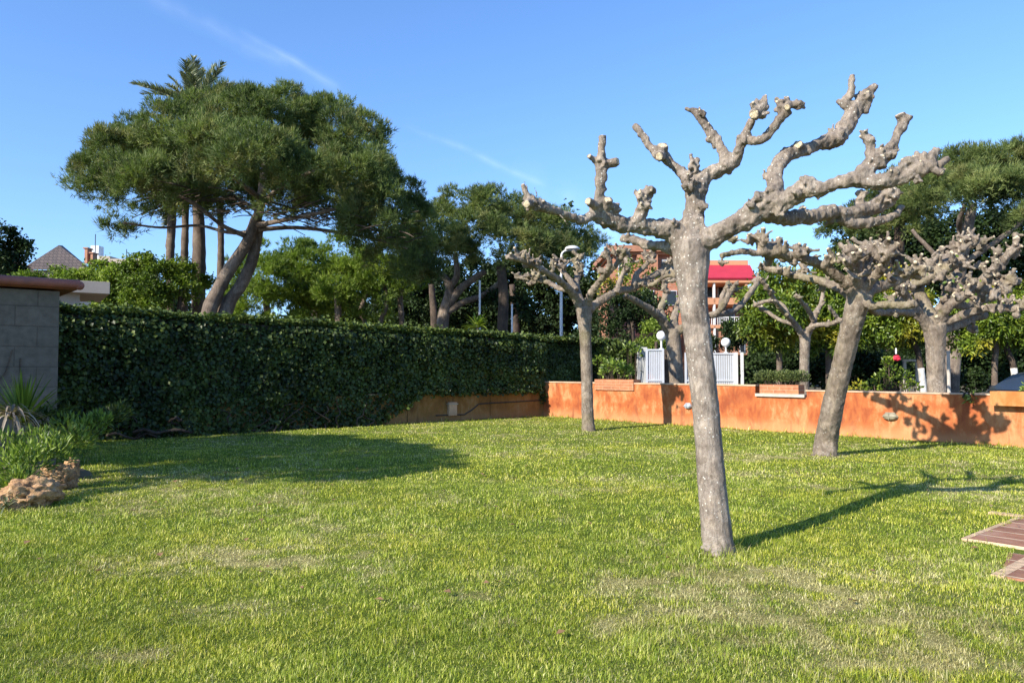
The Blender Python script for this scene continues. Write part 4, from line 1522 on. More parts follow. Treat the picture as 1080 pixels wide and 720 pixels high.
# ---- sixth: between the gates
D6 = 24.5
t6 = plane_tree('plane tree growing between the two white gate leaves beyond the wall', (714, 445), D6)
T = Pollard(D6, 66)
T.thin = 0.82
T.limb([(716, 446, 10), (715, 425, 8.6), (714, 405, 8), (712, 380, 7.6), (710, 360, 7.8), (709, 347, 9)], jit=0.02)
branches = [
    (1, [(706, 350, 7, 0), (698, 337, 5.6, -.3), (688, 328, 5, -.6), (677, 321, 4.4, -.9), (668, 316, 4, -1.2), (660, 312, 3.6, -1.4)], 2),
    (1, [(700, 338, 5, 0), (697, 325, 4.4, .3), (702, 312, 4, .5), (701, 300, 3.8, .7), (708, 292, 3.4, .8)], 5),
    (2, [(710, 347, 7, 0), (712, 332, 5, .4), (716, 320, 4.6, .7), (722, 308, 4, 1)], 3),
    (3, [(713, 349, 7, 0), (728, 343, 5, -.3), (744, 334, 4.4, -.6), (756, 330, 4.2, -.8), (764, 320, 4, -1), (770, 308, 3.6, -1.1), (776, 300, 3, -1.2)], 4),
    (3, [(752, 332, 4.2, -.7), (768, 330, 4, -.4), (780, 323, 3.8, -.1), (790, 310, 3.6, .1), (800, 297, 3.4, .3)], 4),
    (3, [(760, 324, 3.6, -.9), (762, 312, 3.2, -.6), (768, 300, 3, -.5)], 2),
]
for lab, pts, nk in branches:
    T.label = lab
    T.limb(pts)
    auto_knobs(T, pts[1:], nk, 3.0, 4.8, 1.6, dyr=0.2, stubs=1)
    T.kn(pts[-1][0], pts[-1][1], 4.0, pts[-1][3], n=4, stubs=1)
T.build(t6, 0.03, M['plane_bark_far'], ['trunk', 'limb', 'limb', 'limb'])
sprig(t6, [P(713 + random.gauss(0, 12), 312 + random.gauss(0, 10), D6 + random.gauss(0, .4)) for _ in range(24)], 0.12, M['orange_leaf'])


# ------------------------------------------------------------------ ivy hedge
def hedge_line(s):
    """top height by distance from the corner"""
    return 2.70 + 0.019 * s


S_L = along(EH, 40) + 1.0
S_R = -5.3


def hedge_bottom(s):
    s430, s395 = along(EH, 445), along(EH, 398)
    t = np.clip((s - s430) / (s395 - s430), 0, 1)
    return 0.93 * (1 - t) + 0.05 * t


def hedge():
    root = thing('ivy_hedge', 'long tall clipped ivy hedge in shade hanging over the ochre low wall', 'hedge', CORNER)
    Vs, Ts, rn, b = [], [], [], 0

    def face(n, t_lo, t_hi, which):
        nonlocal b
        s = RNG.uniform(S_R, S_L, n)
        top = hedge_line(s)
        bot = hedge_bottom(s) - 0.0
        bot = np.where(s < 0.2, 0.6, bot)
        lim = (s < 0.0)
        if which == 'front':
            f = RNG.random(n)
            z = bot + (top - bot) * f
            p2 = np.stack([s * 1.0, z], 1)
            bul = 0.16 * fbm(p2 * 0.9, 3, 41) + 0.09 * fbm(p2 * 3.0, 2, 42)
            hi_ = np.clip((z - bot) / (top - bot), 0, 1)
            off = 0.08 + bul + RNG.uniform(t_lo, t_hi, n) + 0.10 * hi_ * RNG.random(n) ** 2 + 0.15 * np.clip(1 - (z - bot) / 0.4, 0, 1) * RNG.random(n) - 0.42 * np.clip((z - top + 0.28) / 0.28, 0, 1) ** 2
            # ragged lower hem
            z = z - 0.15 * np.clip(1 - f * 6, 0, 1) * RNG.random(n)
            nd = np.array([NH.x, NH.y, 0.25])
        elif which == 'top':
            off = RNG.uniform(-0.85, 0.08, n)
            z = top + 0.07 * fbm(np.stack([s, off], 1) * 1.8, 3, 44) + RNG.uniform(-0.08, 0.09, n) + 0.16 * RNG.random(n) * (RNG.random(n) < 0.05)
            nd = np.array([NH.x * 0.15, NH.y * 0.15, 1.0])
        off = np.where(lim & (which == 'front'), np.minimum(off, 0.1) - 0.25, off)
        c = np.stack([CORNER.x + EH.x * s + NH.x * off, CORNER.y + EH.y * s + NH.y * off, z], 1)
        if which == 'front':
            nd = nd[None, :] + np.array([0, 0, 1.5]) * (np.clip((z - top + 0.35) / 0.3, 0, 1) ** 1.5)[:, None]
        nn = unit(nd + RNG.normal(size=(n, 3)) * (0.62 if which == 'front' else 0.55))
        dr = unit(RNG.normal(size=(n, 3)) * 0.7 + np.array([0, 0, -0.7 if which == 'front' else 0.0]))
        dr = unit(dr - nn * (dr * nn).sum(1, keepdims=True))
        sz = RNG.uniform(0.055, 0.125, n)
        V, T_ = leaves(c, dr, nn, sz, sz * 0.95, 0.12)
        Vs.append(V); Ts.append(T_ + b); b += len(V)
        pat = 0.25 * fbm(np.stack([s, z], 1) * 2.0, 2, 50)
        r = np.clip(RNG.normal(0.42 if which == 'front' else 0.80, 0.2, n) + pat + (RNG.random(n) < 0.012) * 0.5, 0, 1)  # top leaves lighter than the front: sun on the rim put into colour
        rn.append(np.repeat(r, 4))
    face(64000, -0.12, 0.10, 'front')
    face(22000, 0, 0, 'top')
    me = np_mesh('foliage', np.concatenate(Vs), [np.concatenate(Ts)], {'rnd': np.concatenate(rn)})
    part_np('foliage', me, M['ivy_leaf'], root)
    # dark core added inside so nothing shows through the leaves
    ns, nz_ = 160, 18
    ss = np.linspace(S_R, S_L, ns)
    Vv = []
    for s in ss:
        bt, tp = (0.6 if s < 0.2 else float(hedge_bottom(np.array([s]))[0])) + 0.06, hedge_line(s) - 0.12
        ring = []
        for k in range(nz_):
            ring.append((-0.07 if s > 0.2 else -0.38, bt + (tp - bt) * k / (nz_ - 1)))
        ring += [(-0.45, tp), (-0.8, tp - 0.02), (-0.8, bt)]
        for off, z in ring:
            j = 0.05 * random.uniform(-1, 1)
            p = CORNER + EH * s + NH * (off + j)
            Vv.append((p.x, p.y, z + j * 0.5))
    m_ = nz_ + 3
    i = (np.arange(ns - 1)[:, None] * m_ + np.arange(m_)[None]).ravel()
    j = (np.arange(ns - 1)[:, None] * m_ + (np.arange(m_)[None] + 1) % m_).ravel()
    Q = np.stack([i, j, j + m_, i + m_], 1)
    me = np_mesh('dark_core', np.array(Vv), [Q])
    part_np('dark_core', me, M['dark_bark'], root)
    # bare creeping stems at the foot
    paths = []
    rs = random.Random(5)

    def q(px, py, off=0.35):
        return on_plane(px, py, EH, NH, off)
    for k in range(16):
        x = rs.uniform(112, 395)
        y0 = 463 - (x - 100) * 0.053
        pth = [(q(x, y0 + 2, 0.25), 0.03)]
        xx, yy = x, y0
        for j in range(4):
            xx += rs.uniform(-12, 12); yy -= rs.uniform(2, 9)
            pth.append((q(xx, yy, rs.uniform(0.1, 0.26)), 0.022 - j * 0.003))
        paths.append(pth)
    for x0, x1, y in ((112, 165, 461), (140, 200, 455), (178, 192, 442)):
        pth = []
        for j in range(6):
            f = j / 5
            pth.append((q(x0 + (x1 - x0) * f, y + rs.uniform(-4, 4) - f * 3, rs.uniform(0.32, 0.5)), rs.uniform(0.025, 0.045)))
        paths.append(pth)
    for pth in paths:
        part_np('creeping_stem', tubes_mesh('creeping_stem', [pth], 6, 0.1), M['dark_bark'], root)


hedge()


# ------------------------------------------------------------------ generic trees
def lobes_px(lst, D, k=1.0):
    return [(P(x, y, D + dy), R(r, D + dy) * k) for x, y, r, dy in lst]


def tree(name, label, cat, base, trunks, lobes, leafmat, barkmat, group=None, crown_name='crown', **kw):
    root = thing(name, label, cat, base, group)
    V, T_, rn = crown_mesh(lobes, **kw)
    part_np(crown_name, np_mesh(crown_name, V, [T_], {'rnd': rn}), leafmat, root)
    if trunks:
        for i, tr in enumerate(trunks):
            part_np(tr[0], tubes_mesh(tr[0], tr[1], tr[2] if len(tr) > 2 else 10, 0.04), barkmat if len(tr) < 4 else tr[3], root)
    print(name, len(T_))
    return root


def tp(lst, D):
    """pixel path to world path"""
    return [(P(x, y, D + (q[0] if q else 0)), R(r, D)) for x, y, r, *q in lst]


# big umbrella pine
DP = 30.0
lob = [(128, 168, 30, -2), (150, 178, 32, 2), (200, 172, 36, 2), (96, 186, 22, 1), (250, 120, 30, 1), (300, 122, 30, -1), (440, 284, 17, 0), (415, 272, 22, 1), (446, 242, 17, 1), (450, 300, 12, 0), (300, 215, 26, -1), (210, 215, 22, 0), (165, 205, 24, 1), (108, 178, 27, 0), (140, 158, 32, 1.5), (180, 150, 38, -1), (222, 136, 38, 0), (262, 130, 38, -2), (300, 136, 38, 0), (338, 142, 38, 1), (368, 150, 34, -1),
       (225, 168, 36, -4), (275, 172, 38, -5), (325, 178, 38, -4), (368, 188, 36, -3), (400, 205, 34, 0), (422, 232, 28, 1), (432, 262, 24, 2), (395, 232, 34, -3),
       (155, 192, 30, -3), (118, 200, 22, -1), (190, 196, 30, 0), (240, 195, 30, 2), (300, 200, 32, 3), (350, 215, 32, 2), (400, 250, 26, -2), (180, 170, 34, 4), (250, 160, 36, 5), (320, 165, 36, 5), (380, 190, 34, 5)]
small = [(116, 243, 14, -1), (140, 250, 14, 0), (150, 232, 13, -2), (165, 222, 16, -2), (200, 222, 18, -1)]
base = P(224, 400, DP); base.z = 0
pine_tr = tp([(210, 410, 9), (219, 335, 8), (229, 308, 7), (242, 284, 6.4), (257, 262, 6), (267, 240, 5.8), (274, 220, 5), (277, 195, 4.4), (280, 165, 3)], DP)
pine_tr2 = tp([(222, 410, 8), (238, 328, 7), (252, 304, 6.4), (264, 280, 6), (270, 257, 5.4), (275, 232, 4.6)], DP + .4)
br = [tp([(q_[0], q_[1], q_[2] * 0.62, *q_[3:]) for q_ in b_], DP) for b_ in (
    [(262, 250, 5), (235, 238, 3.6, -1), (205, 215, 3, -2), (175, 200, 2.4, -2.5)],
    [(268, 245, 4.5), (240, 245, 3, .5), (210, 238, 2.4, 1), (170, 240, 2, 0), (130, 235, 1.6, -1)],
    [(270, 238, 5), (300, 232, 3.8, -1), (335, 225, 3, -2), (375, 215, 2.4, -3)],
    [(272, 242, 4.6), (310, 240, 3.4, .5), (350, 244, 3, 0), (395, 252, 2.4, -1), (430, 262, 1.6, -1)],
    [(276, 215, 5), (300, 195, 3.8, -2), (330, 180, 3, -4)],
    [(275, 210, 5), (250, 190, 3.6, -2), (225, 172, 3, -4)],
    [(276, 205, 4.4), (290, 190, 3.4, 2), (320, 178, 2.6, 4)],
    [(272, 222, 4.4), (240, 205, 3.2, 2), (200, 190, 2.6, 3)])]
rs = random.Random(3)
twigs = []
for k in range(170):
    x = rs.uniform(165, 430)
    yb = 208 + 42 * max(0.0, (x - 130) / 300) ** 1.2
    y = yb + rs.uniform(-20, 6)
    d = rs.uniform(-3.5, 3.5)
    l = rs.uniform(14, 34)
    sgn = -1 if x < 272 else 1
    a = rs.uniform(-0.5, 0.35)
    twigs.append(tp([(x, y, 0.7, d), (x + sgn * l * 0.5, y - l * 0.5 * sin(a) - 1, 0.55, d + rs.uniform(-1, 1)), (x + sgn * l, y - l * sin(a), 0.35, d + rs.uniform(-1.5, 1.5))], DP))
pine = tree('umbrella_pine', 'huge umbrella pine with leaning double trunk rising behind the ivy hedge', 'tree', base,
            [('trunk', [pine_tr, pine_tr2]), *[('branch', [b_], 8) for b_ in br], ('twigs', twigs, 4, M['dark_bark'])], lobes_px(lob, DP), M['pine_leaf'], M['pine_bark'], 'umbrella pines',
            clump_r=0.62, tuft_n=46, L=0.20, W=0.028, K=10, flat=0.85, zmin=-0.55, fill=1.0, up=0.6, cover=1.2)
V, T_, rn = crown_mesh(lobes_px(small, DP), clump_r=0.4, tuft_n=12, L=0.3, W=0.03, K=7, fill=0.55, flat=0.8)
part_np('low_sprays', np_mesh('low_sprays', V, [T_], {'rnd': rn}), M['pine_leaf'], pine)

# second and third umbrella pines beyond
DP2 = 41
lob = [(462, 238, 26, 0), (488, 226, 26, 0), (515, 226, 27, -1), (542, 234, 28, 0), (570, 244, 28, -1), (598, 256, 26, 0), (620, 268, 18, 1), (470, 262, 24, -2), (505, 256, 28, -4), (545, 262, 28, -4), (585, 274, 24, -3),
       (610, 282, 16, -1), (450, 262, 24, 2), (530, 245, 28, 3), (575, 258, 26, 4)]
base = P(470, 400, DP2); base.z = 0
tree('umbrella_pine', 'umbrella pine with pale forked trunk further back above the ivy hedge', 'tree', base,
     [('trunk', [tp([(464, 410, 7), (467, 338, 6.4), (472, 318, 5.6), (474, 302, 4.6), (468, 292, 3.6), (458, 284, 3)], DP2),
                 tp([(472, 322, 5), (484, 306, 4.4), (494, 298, 3.8), (512, 286, 3)], DP2), tp([(474, 304, 4), (482, 290, 3.4), (480, 268, 2.6)], DP2),
                 tp([(470, 330, 4), (490, 318, 3.4), (508, 312, 3), (530, 296, 2.4)], DP2)])], lobes_px(lob, DP2), M['pine_leaf'], M['pine_bark'], 'umbrella pines',
     clump_r=0.8, tuft_n=46, L=0.25, W=0.038, K=9, flat=0.85, zmin=-0.5, up=0.4, cover=1.15)

# pines beyond the leaning tree
DP3 = 33
lob = [(1008, 182, 27, 0), (1036, 184, 28, -1), (1065, 180, 28, 0), (1095, 186, 30, 0), (985, 205, 26, -1), (1020, 205, 28, -4), (1055, 208, 28, -5), (1085, 212, 28, -4), (965, 222, 20, 0), (1045, 190, 30, 4), (1010, 195, 28, 4), (1120, 200, 28, 0), (1078, 236, 12, -5)]
base = P(1012, 420, DP3); base.z = 0
tree('umbrella_pine', 'broad umbrella pine crown above the plane tree beyond the wall', 'tree', base,
     [('trunk', [tp([(1000, 440, 9), (1006, 340, 8.5), (1010, 290, 7.5), (1018, 255, 6), (1026, 215, 4.4)], DP3)]),
      ('branch', [tp([(1006, 300, 3), (985, 268, 2.4, -1), (968, 250, 2, -1), (962, 242, 1.6, -1)], DP3 - 1), tp([(1012, 280, 4), (1040, 262, 3), (1070, 240, 2.6), (1090, 220, 2)], DP3),
                  tp([(1016, 262, 4), (1012, 236, 3, -2), (1018, 216, 2, -3)], DP3)], 7)], lobes_px(lob, DP3), M['pine_leaf'], M['pine_bark'], 'umbrella pines',
     clump_r=0.66, tuft_n=48, L=0.21, W=0.031, K=9, flat=0.78, zmin=-0.4, up=0.6, cover=1.15)
lob = [(905, 235, 18, 1), (928, 226, 24, 0), (955, 222, 22, 0), (940, 210, 18, 1), (880, 245, 15, 2), (950, 246, 16, -2), (912, 246, 14, -1), (885, 268, 11, 1), (950, 196, 16, 2), (975, 226, 20, 2)]
base = P(946, 420, DP3 + 3); base.z = 0
tree('umbrella_pine', 'smaller dark pine crown showing behind the long lower limb of the near tree', 'tree', base,
     [('trunk', [tp([(940, 440, 8), (942, 340, 7), (946, 290, 6.4), (948, 255, 5.4), (950, 225, 4)], DP3 + 3), tp([(944, 300, 4), (936, 268, 3.4), (925, 240, 2.6)], DP3 + 3)])],
     lobes_px(lob, DP3 + 3), M['pine_leaf'], M['dark_bark'], 'umbrella pines', clump_r=0.6, tuft_n=40, L=0.2, W=0.045, K=7, flat=0.9, zmin=-0.6, up=0.4)

# rounded low pines under the big crown
DB = 47
for lab, lob, bx, tr_ in (
        ('bright rounded young pine filling the gap right behind the leaning pine trunk', [(262, 300, 24, 0), (285, 278, 22, 0), (300, 300, 26, -1), (270, 325, 26, 0), (315, 268, 18, 1), (300, 328, 28, 0), (240, 318, 18, 1), (228, 330, 18, 1)], 280, None),
        ('wide bright young pine under the far side of the big pine crown', [(335, 282, 26, 0), (362, 274, 22, 0), (350, 305, 30, -1), (385, 290, 24, 0), (330, 320, 28, 0), (375, 322, 28, 0)], 355, [(350, 420, 5), (352, 345, 4), (350, 300, 3)]),
        ('low pine with thin bare stems showing under its foliage above the hedge', [(412, 290, 22, 0), (432, 302, 18, 0), (400, 302, 16, -1), (440, 288, 16, 1)], 415, None)):
    base = P(bx, 400, DB); base.z = 0
    trs = [('trunk', [tp([(bx, 420, 5), (bx + 2, 350, 4), (bx, 300, 3)], DB)], 8)]
    if bx == 415:
        trs = [('trunk', [tp(x_, DB) for x_ in ([(390, 420, 3), (386, 345, 2.6), (380, 330, 2.4), (384, 316, 2.2), (390, 300, 2)], [(402, 420, 3), (401, 345, 2.6), (406, 328, 2.4), (408, 315, 2), (405, 300, 2)], [(425, 420, 3.5), (424, 345, 3), (422, 318, 3), (424, 300, 2)])], 7)]
    tree('young_pine', lab, 'tree', base, trs, lobes_px(lob, DB), M['bush_leaf'], M['pine_bark'], 'rounded young pines', clump_r=0.95, tuft_n=52, L=0.26, W=0.046, K=9, flat=0.92, zmin=-0.6, up=0.6, cover=1.15)

# shrubs beyond the far end of the hedge
DS = 33
for i, (lab, lob, mt) in enumerate((
        ('dark green shrub mass over the cream flat roof', [(88, 302, 18, 0), (112, 294, 17, 1), (130, 300, 22, 0), (150, 312, 20, -1), (110, 312, 20, 0), (60, 302, 16, 1), (40, 305, 14, 1), (20, 306, 14, 1)], 'bush_leaf'),
        ('leafy yellowish shrub between cream roof and palm trunk', [(152, 284, 14, 0), (170, 296, 18, 0), (188, 288, 14, 1), (185, 312, 18, 0), (165, 318, 18, 0), (206, 300, 12, 2)], 'bush_leaf'))):
    base = P(lob[2][0], 400, DS); base.z = 0
    tree('leafy_shrub', lab, 'shrub', base, [('stem', [tp([(lob[2][0], 420, 3), (lob[2][0], 340, 2.6), (lob[2][0] + 3, 305, 2)], DS)], 6)], lobes_px(lob, DS), M[mt], M['dark_bark'], 'shrubs beyond the hedge',
         clump_r=0.4, tuft_n=20, L=0.13, W=0.085, K=6, leafy=True, flat=0.9, zmin=-0.5, cover=1.1)
lob = [(6, 262, 16, 0), (-8, 275, 20, 0), (8, 285, 14, 0), (-25, 270, 26, 0), (0, 250, 10, 0)]
base = P(0, 400, 45); base.z = 0
tree('round_tree', 'dark round tree at the edge beside the slate roof', 'tree', base, [('trunk', [tp([(0, 410, 5), (0, 340, 4.6), (0, 280, 3)], 45)])], lobes_px(lob, 45), M['dark_leaf'], M['dark_bark'], None,
     clump_r=0.6, tuft_n=20, L=0.2, W=0.14, K=6, leafy=True, flat=1.0, zmin=-0.6)

# wood behind everything in the middle, canopy shade put into its dark leaf colour
for i, (lab, lst) in enumerate((
        ('dark evergreen behind the pale forked pine trunk', [(455, 300, 26, 0), (480, 315, 26, 0), (440, 325, 26, 0), (500, 300, 26, 1), (505, 330, 24, 0), (470, 335, 24, 0)]),
        ('dark evergreen beside the street lamp pole', [(540, 300, 26, 0), (565, 315, 26, 0), (530, 330, 26, 0), (590, 305, 24, 0), (575, 335, 24, 0), (605, 325, 22, 1), (550, 285, 20, 2)]),
        ('shaded evergreen behind the slim lawn tree crown', [(632, 300, 20, 0), (650, 325, 22, 0), (640, 345, 20, -2), (622, 330, 20, 0), (660, 345, 16, -3), (640, 370, 18, -4)]),
        ('dark evergreen glimpsed behind the young pines', [(330, 300, 26, 6), (390, 310, 26, 6), (420, 330, 26, 5), (360, 330, 26, 6), (430, 300, 24, 6)]),
)):
    Dd = 60
    base = P(lst[0][0], 400, Dd); base.z = 0
    tree('evergreen_tree', lab, 'tree', base, [('trunk', [tp([(lst[0][0] + 6, 410, 5), (lst[0][0] + 4, 350, 4.5), (lst[0][0], 300, 3)], Dd - 3)])], lobes_px(lst, Dd), M['dark_leaf'], M['dark_bark'], 'dark evergreens behind the hedge',
         clump_r=0.7, tuft_n=16, L=0.26, W=0.19, K=6, leafy=True, flat=0.95, zmin=-0.8)
tk = tree('evergreen_tree', 'tall dark trunk with evergreen growth under the second pine', 'tree', Vector((P(530, 400, 38).x, 38, 0)), [('trunk', [tp([(528, 410, 7), (530, 345, 6), (531, 310, 5.5), (528, 280, 5)], 38)])], lobes_px([(545, 328, 14, 2), (520, 322, 12, 3)], 38),
          M['dark_leaf'], M['dark_bark'], 'dark evergreens behind the hedge', clump_r=0.5, tuft_n=14, L=0.2, W=0.14, K=6, leafy=True)

# far-off wood closing the view over the street and gardens
lst = []
rs = random.Random(12)
for i in range(46):
    a_ = -0.80 + i * 0.036
    d_ = 78 + rs.uniform(-5, 8)
    lst.append((Vector((a_ * d_, d_, rs.uniform(2.0, 4.6))), rs.uniform(2.8, 4.2)))
V, T_, rn = crown_mesh(lst, clump_r=1.1, tuft_n=14, L=0.5, W=0.4, K=5, leafy=True, flat=1.0, zmin=-0.7, cover=0.9)
fw = obj('far_wood', np_mesh('far_wood', V, [T_], {'rnd': rn}), M['dark_leaf'])
kind(fw, 'stuff')
tag(fw, 'low dark belt of far-off greenery behind all the gardens', 'woods')

# loose-leaved tree in front of the brick building
lob = [(652, 290, 13, 0), (672, 284, 14, 0), (692, 296, 13, 0), (660, 306, 13, 0), (682, 310, 13, 0), (640, 304, 11, 0)]
base = P(668, 400, 38); base.z = 0
tree('round_tree', 'loose-leaved yellowish tree screening the brick building beside the near trunk', 'tree', base, [('trunk', [tp([(668, 420, 3), (667, 350, 2.6), (668, 310, 1.8)], 38)])], lobes_px(lob, 38), M['orange_leaf'], M['dark_bark'], None,
     clump_r=0.45, tuft_n=12, L=0.14, W=0.09, K=5, leafy=True, fill=0.5)

# small brown-green tree before the brick building
lob = [(650, 316, 14, 1), (676, 322, 14, 1), (690, 330, 13, 1), (660, 320, 15, 0), (648, 335, 14, 0), (672, 338, 14, 0), (645, 352, 13, 0), (686, 348, 12, 0)]
base = P(664, 400, 33); base.z = 0
tree('round_tree', 'small olive tree behind the gate near the wall corner', 'tree', base, [('trunk', [tp([(664, 420, 3), (664, 360, 2.6), (662, 330, 2)], 33)])], lobes_px(lob, 33), M['dark_leaf'], M['dark_bark'], None,
     clump_r=0.4, tuft_n=16, L=0.13, W=0.08, K=6, leafy=True)
lob = [(690, 352, 9, 0), (700, 346, 8, 0), (696, 366, 9, 0), (684, 366, 9, 0)]
base = P(692, 400, 31); base.z = 0
tree('round_tree', 'little bright tree behind the globe lamp on the gate', 'tree', base, [('trunk', [tp([(692, 420, 2), (692, 360, 1.6)], 30)])], lobes_px(lob, 31.5), M['bush_leaf'], M['dark_bark'], None,
     clump_r=0.3, tuft_n=16, L=0.12, W=0.08, K=6, leafy=True)
lob = [(763, 352, 8, 0), (776, 348, 9, 0), (770, 362, 9, 0), (756, 366, 8, 0), (784, 362, 8, 0), (748, 358, 7, 0)]
base = P(768, 400, 34); base.z = 0
tree('round_tree', 'rounded green bush above the gate in front of the brick wall', 'tree', base, [('trunk', [tp([(768, 420, 2), (768, 360, 1.6)], 34)])], lobes_px(lob, 34), M['dark_leaf'], M['dark_bark'], None,
     clump_r=0.3, tuft_n=16, L=0.12, W=0.08, K=6, leafy=True)

# orange trees in the street beyond the wall
DO = 27
orch = [
    ('yellow-green leafy street tree nearest the brick building', [(808, 322, 20, 0), (822, 302, 20, 0), (800, 345, 16, 0), (825, 335, 22, -1), (840, 315, 20, 1), (815, 362, 14, 0), (840, 350, 18, 0)], 822, False),
    ('leafy street tree behind the thin-armed plane tree', [(868, 308, 20, 0), (882, 330, 22, 0), (862, 342, 20, 0), (890, 352, 18, 0), (870, 365, 14, 0), (850, 330, 16, 2)], 874, False),
    ('leafy street tree between the leaning trunk and the thick trunk', [(925, 330, 22, 0), (945, 345, 22, 0), (920, 352, 18, 0), (955, 325, 22, 0), (960, 355, 16, 0), (935, 305, 18, 1)], 968, True),
    ('yellowing leafy street tree beside the thick trunk, fullest yellow', [(1010, 345, 18, 0), (1030, 335, 22, 0), (1045, 350, 20, 0), (1020, 360, 14, 0), (1055, 330, 22, 1)], 1049, False),
    ('leafy street tree above the parked car', [(1080, 340, 22, 0), (1100, 345, 26, 0), (1070, 355, 18, 0), (1090, 320, 22, 0), (1125, 340, 26, 0)], 1066, True)]
for lab, lst, bx, wh in orch:
    base = P(bx, 430, DO); base.z = 0
    sl_ = -4 if bx == 968 else (-3 if wh else 0)
    r_ = tree('orange_tree', lab, 'tree', base, None, lobes_px(lst, DO), M['orange_leaf'], None, 'leafy trees along the street',
              clump_r=0.33, tuft_n=18, L=0.17, W=0.07, K=6, leafy=True, droop=0.5, flat=0.95, zmin=-0.55, cover=1.05)
    part_np('trunk', tubes_mesh('trunk', [tp([(bx + 8 if wh else bx, 448, 3.8), (bx + 6.5 if wh else bx, 415, 3.2), (bx + 2.6 if wh else bx, 385, 3.0), (bx + sl_, 360, 3.0), (lst[1][0], 335, 2.4)], DO)], 10, 0.03), M['palm_bark'] if not wh else M['dark_bark'], r_)
    if wh:
        part_np('painted_band', tubes_mesh('painted_band', [tp([(bx + 8, 450, 4.2), (bx + 6.5, 415, 3.5), (bx + 3.2, 388, 3.2)], DO)], 12, 0.02), M['white_bark'], r_)

# dark hedging across the street
lst = [(800 + i * 22, 392 + (i % 2) * 5, 15, (i % 3) * 0.5) for i in range(7)]
lst += [(812, 372, 14, 1), (845, 378, 12, 1), (880, 376, 14, 1), (900, 380, 14, 1)]
base = P(870, 420, 30); base.z = 0
tree('street_hedge', 'dark bushy hedge across the street behind the brick planter', 'hedge', base, None, lobes_px(lst, 30), M['dark_leaf'], None, None, crown_name='foliage', clump_r=0.4, tuft_n=16, L=0.15, W=0.1, K=6, leafy=True, zmin=-0.9)
lst = [(1000 + i * 24, 372 + (i % 2) * 8, 17, (i % 3) * 0.6) for i in range(6)] + [(1012 + i * 24, 398, 17, 0) for i in range(5)]
base = P(1040, 420, 38); base.z = 0
tree('street_hedge', 'dark hedge across the street behind the parked car', 'hedge', base, None, lobes_px(lst, 38), M['dark_leaf'], None, None, crown_name='foliage', clump_r=0.5, tuft_n=16, L=0.18, W=0.13, K=6, leafy=True, zmin=-0.9)
lst = [(930 + i * 22, 385 + (i % 2) * 8, 15, (i % 3) * 0.6) for i in range(4)]
base = P(960, 420, 34); base.z = 0
tree('street_hedge', 'dark hedge across the street behind the timber frame', 'hedge', base, None, lobes_px(lst, 34), M['dark_leaf'], None, None, crown_name='foliage', clump_r=0.4, tuft_n=16, L=0.15, W=0.1, K=6, leafy=True, zmin=-0.9)
# dark belt of evergreens under the right-hand pines
for lab, lst in (('tall dark evergreen belt under the broad pine crown', [(975, 262, 26, 0), (1005, 255, 26, 0), (1040, 258, 26, 0), (1075, 255, 26, 0), (1105, 262, 28, 0), (990, 295, 28, 0), (1030, 298, 28, 0), (1070, 298, 28, 0), (1110, 300, 28, 0), (1050, 330, 26, 0)]),
                 ('dark evergreen under the smaller pine crown', [(905, 268, 20, 0), (935, 262, 22, 0), (900, 292, 20, 0), (930, 290, 24, 0), (955, 285, 22, 0)])):
    base = P(lst[2][0], 400, 44); base.z = 0
    tree('evergreen_tree', lab, 'tree', base, [('trunk', [tp([(lst[2][0], 410, 5), (lst[2][0], 330, 4.5), (lst[2][0], 280, 3)], 44)])], lobes_px(lst, 44), M['dark_leaf'], M['dark_bark'], 'dark evergreens across the street',
         clump_r=0.7, tuft_n=16, L=0.26, W=0.19, K=6, leafy=True, flat=1.0, zmin=-0.8)


# ------------------------------------------------------------------ palms behind the big pine
def palm(label, trunk, crown_px, D, n, flen, elev=(0.05, 1.2), rs_seed=1, group='palms behind the big pine'):
    rs = random.Random(rs_seed)
    base = trunk[0][0].copy(); base.z = 0
    root = thing('palm_tree', label, 'palm', base, group)
    part_np('trunk', tubes_mesh('trunk', [trunk], 12, 0.07), M['palm_bark'], root)
    c = np.array(P(*crown_px, D))
    Vs, Ts, b = [], [], 0
    for k in range(n):
        az = 2 * pi * k / n * 1.0 + rs.uniform(-.25, .25)
        el = rs.uniform(*elev)
        L = flen * rs.uniform(0.8, 1.1)
        h = np.array([cos(az), sin(az), 0.0])
        m = 64
        t = np.linspace(0, 1, m)
        droop = rs.uniform(0.15, 0.5)
        pts = c + h * (L * t * cos(el))[:, None] + np.array([0, 0, 1]) * (L * t * sin(el) - droop * L * t * t * 0.8)[:, None]
        tg = unit(np.gradient(pts, axis=0))
        for sgn in (-1, 1):
            sd = unit(np.cross(tg, np.array([0, 0, 1.0]))) * sgn
            d = unit(sd * 0.75 + tg * 0.75 + np.array([0, 0, 0.25]) + RNG.normal(size=(m, 3)) * 0.12)
            ll = L * 0.2 * np.sin(np.clip(t * 1.02 + 0.06, 0, 1) * pi) ** 0.5
            V, T_ = blades(pts, d, ll, np.full(m, 0.07))
            Vs.append(V); Ts.append(T_ + b); b += len(V)
    V = np.concatenate(Vs)
    part_np('crown', np_mesh('crown', V, [np.concatenate(Ts)], {'rnd': np.repeat(RNG.random(len(V) // 3), 3)}), M['palm_leaf'], root)


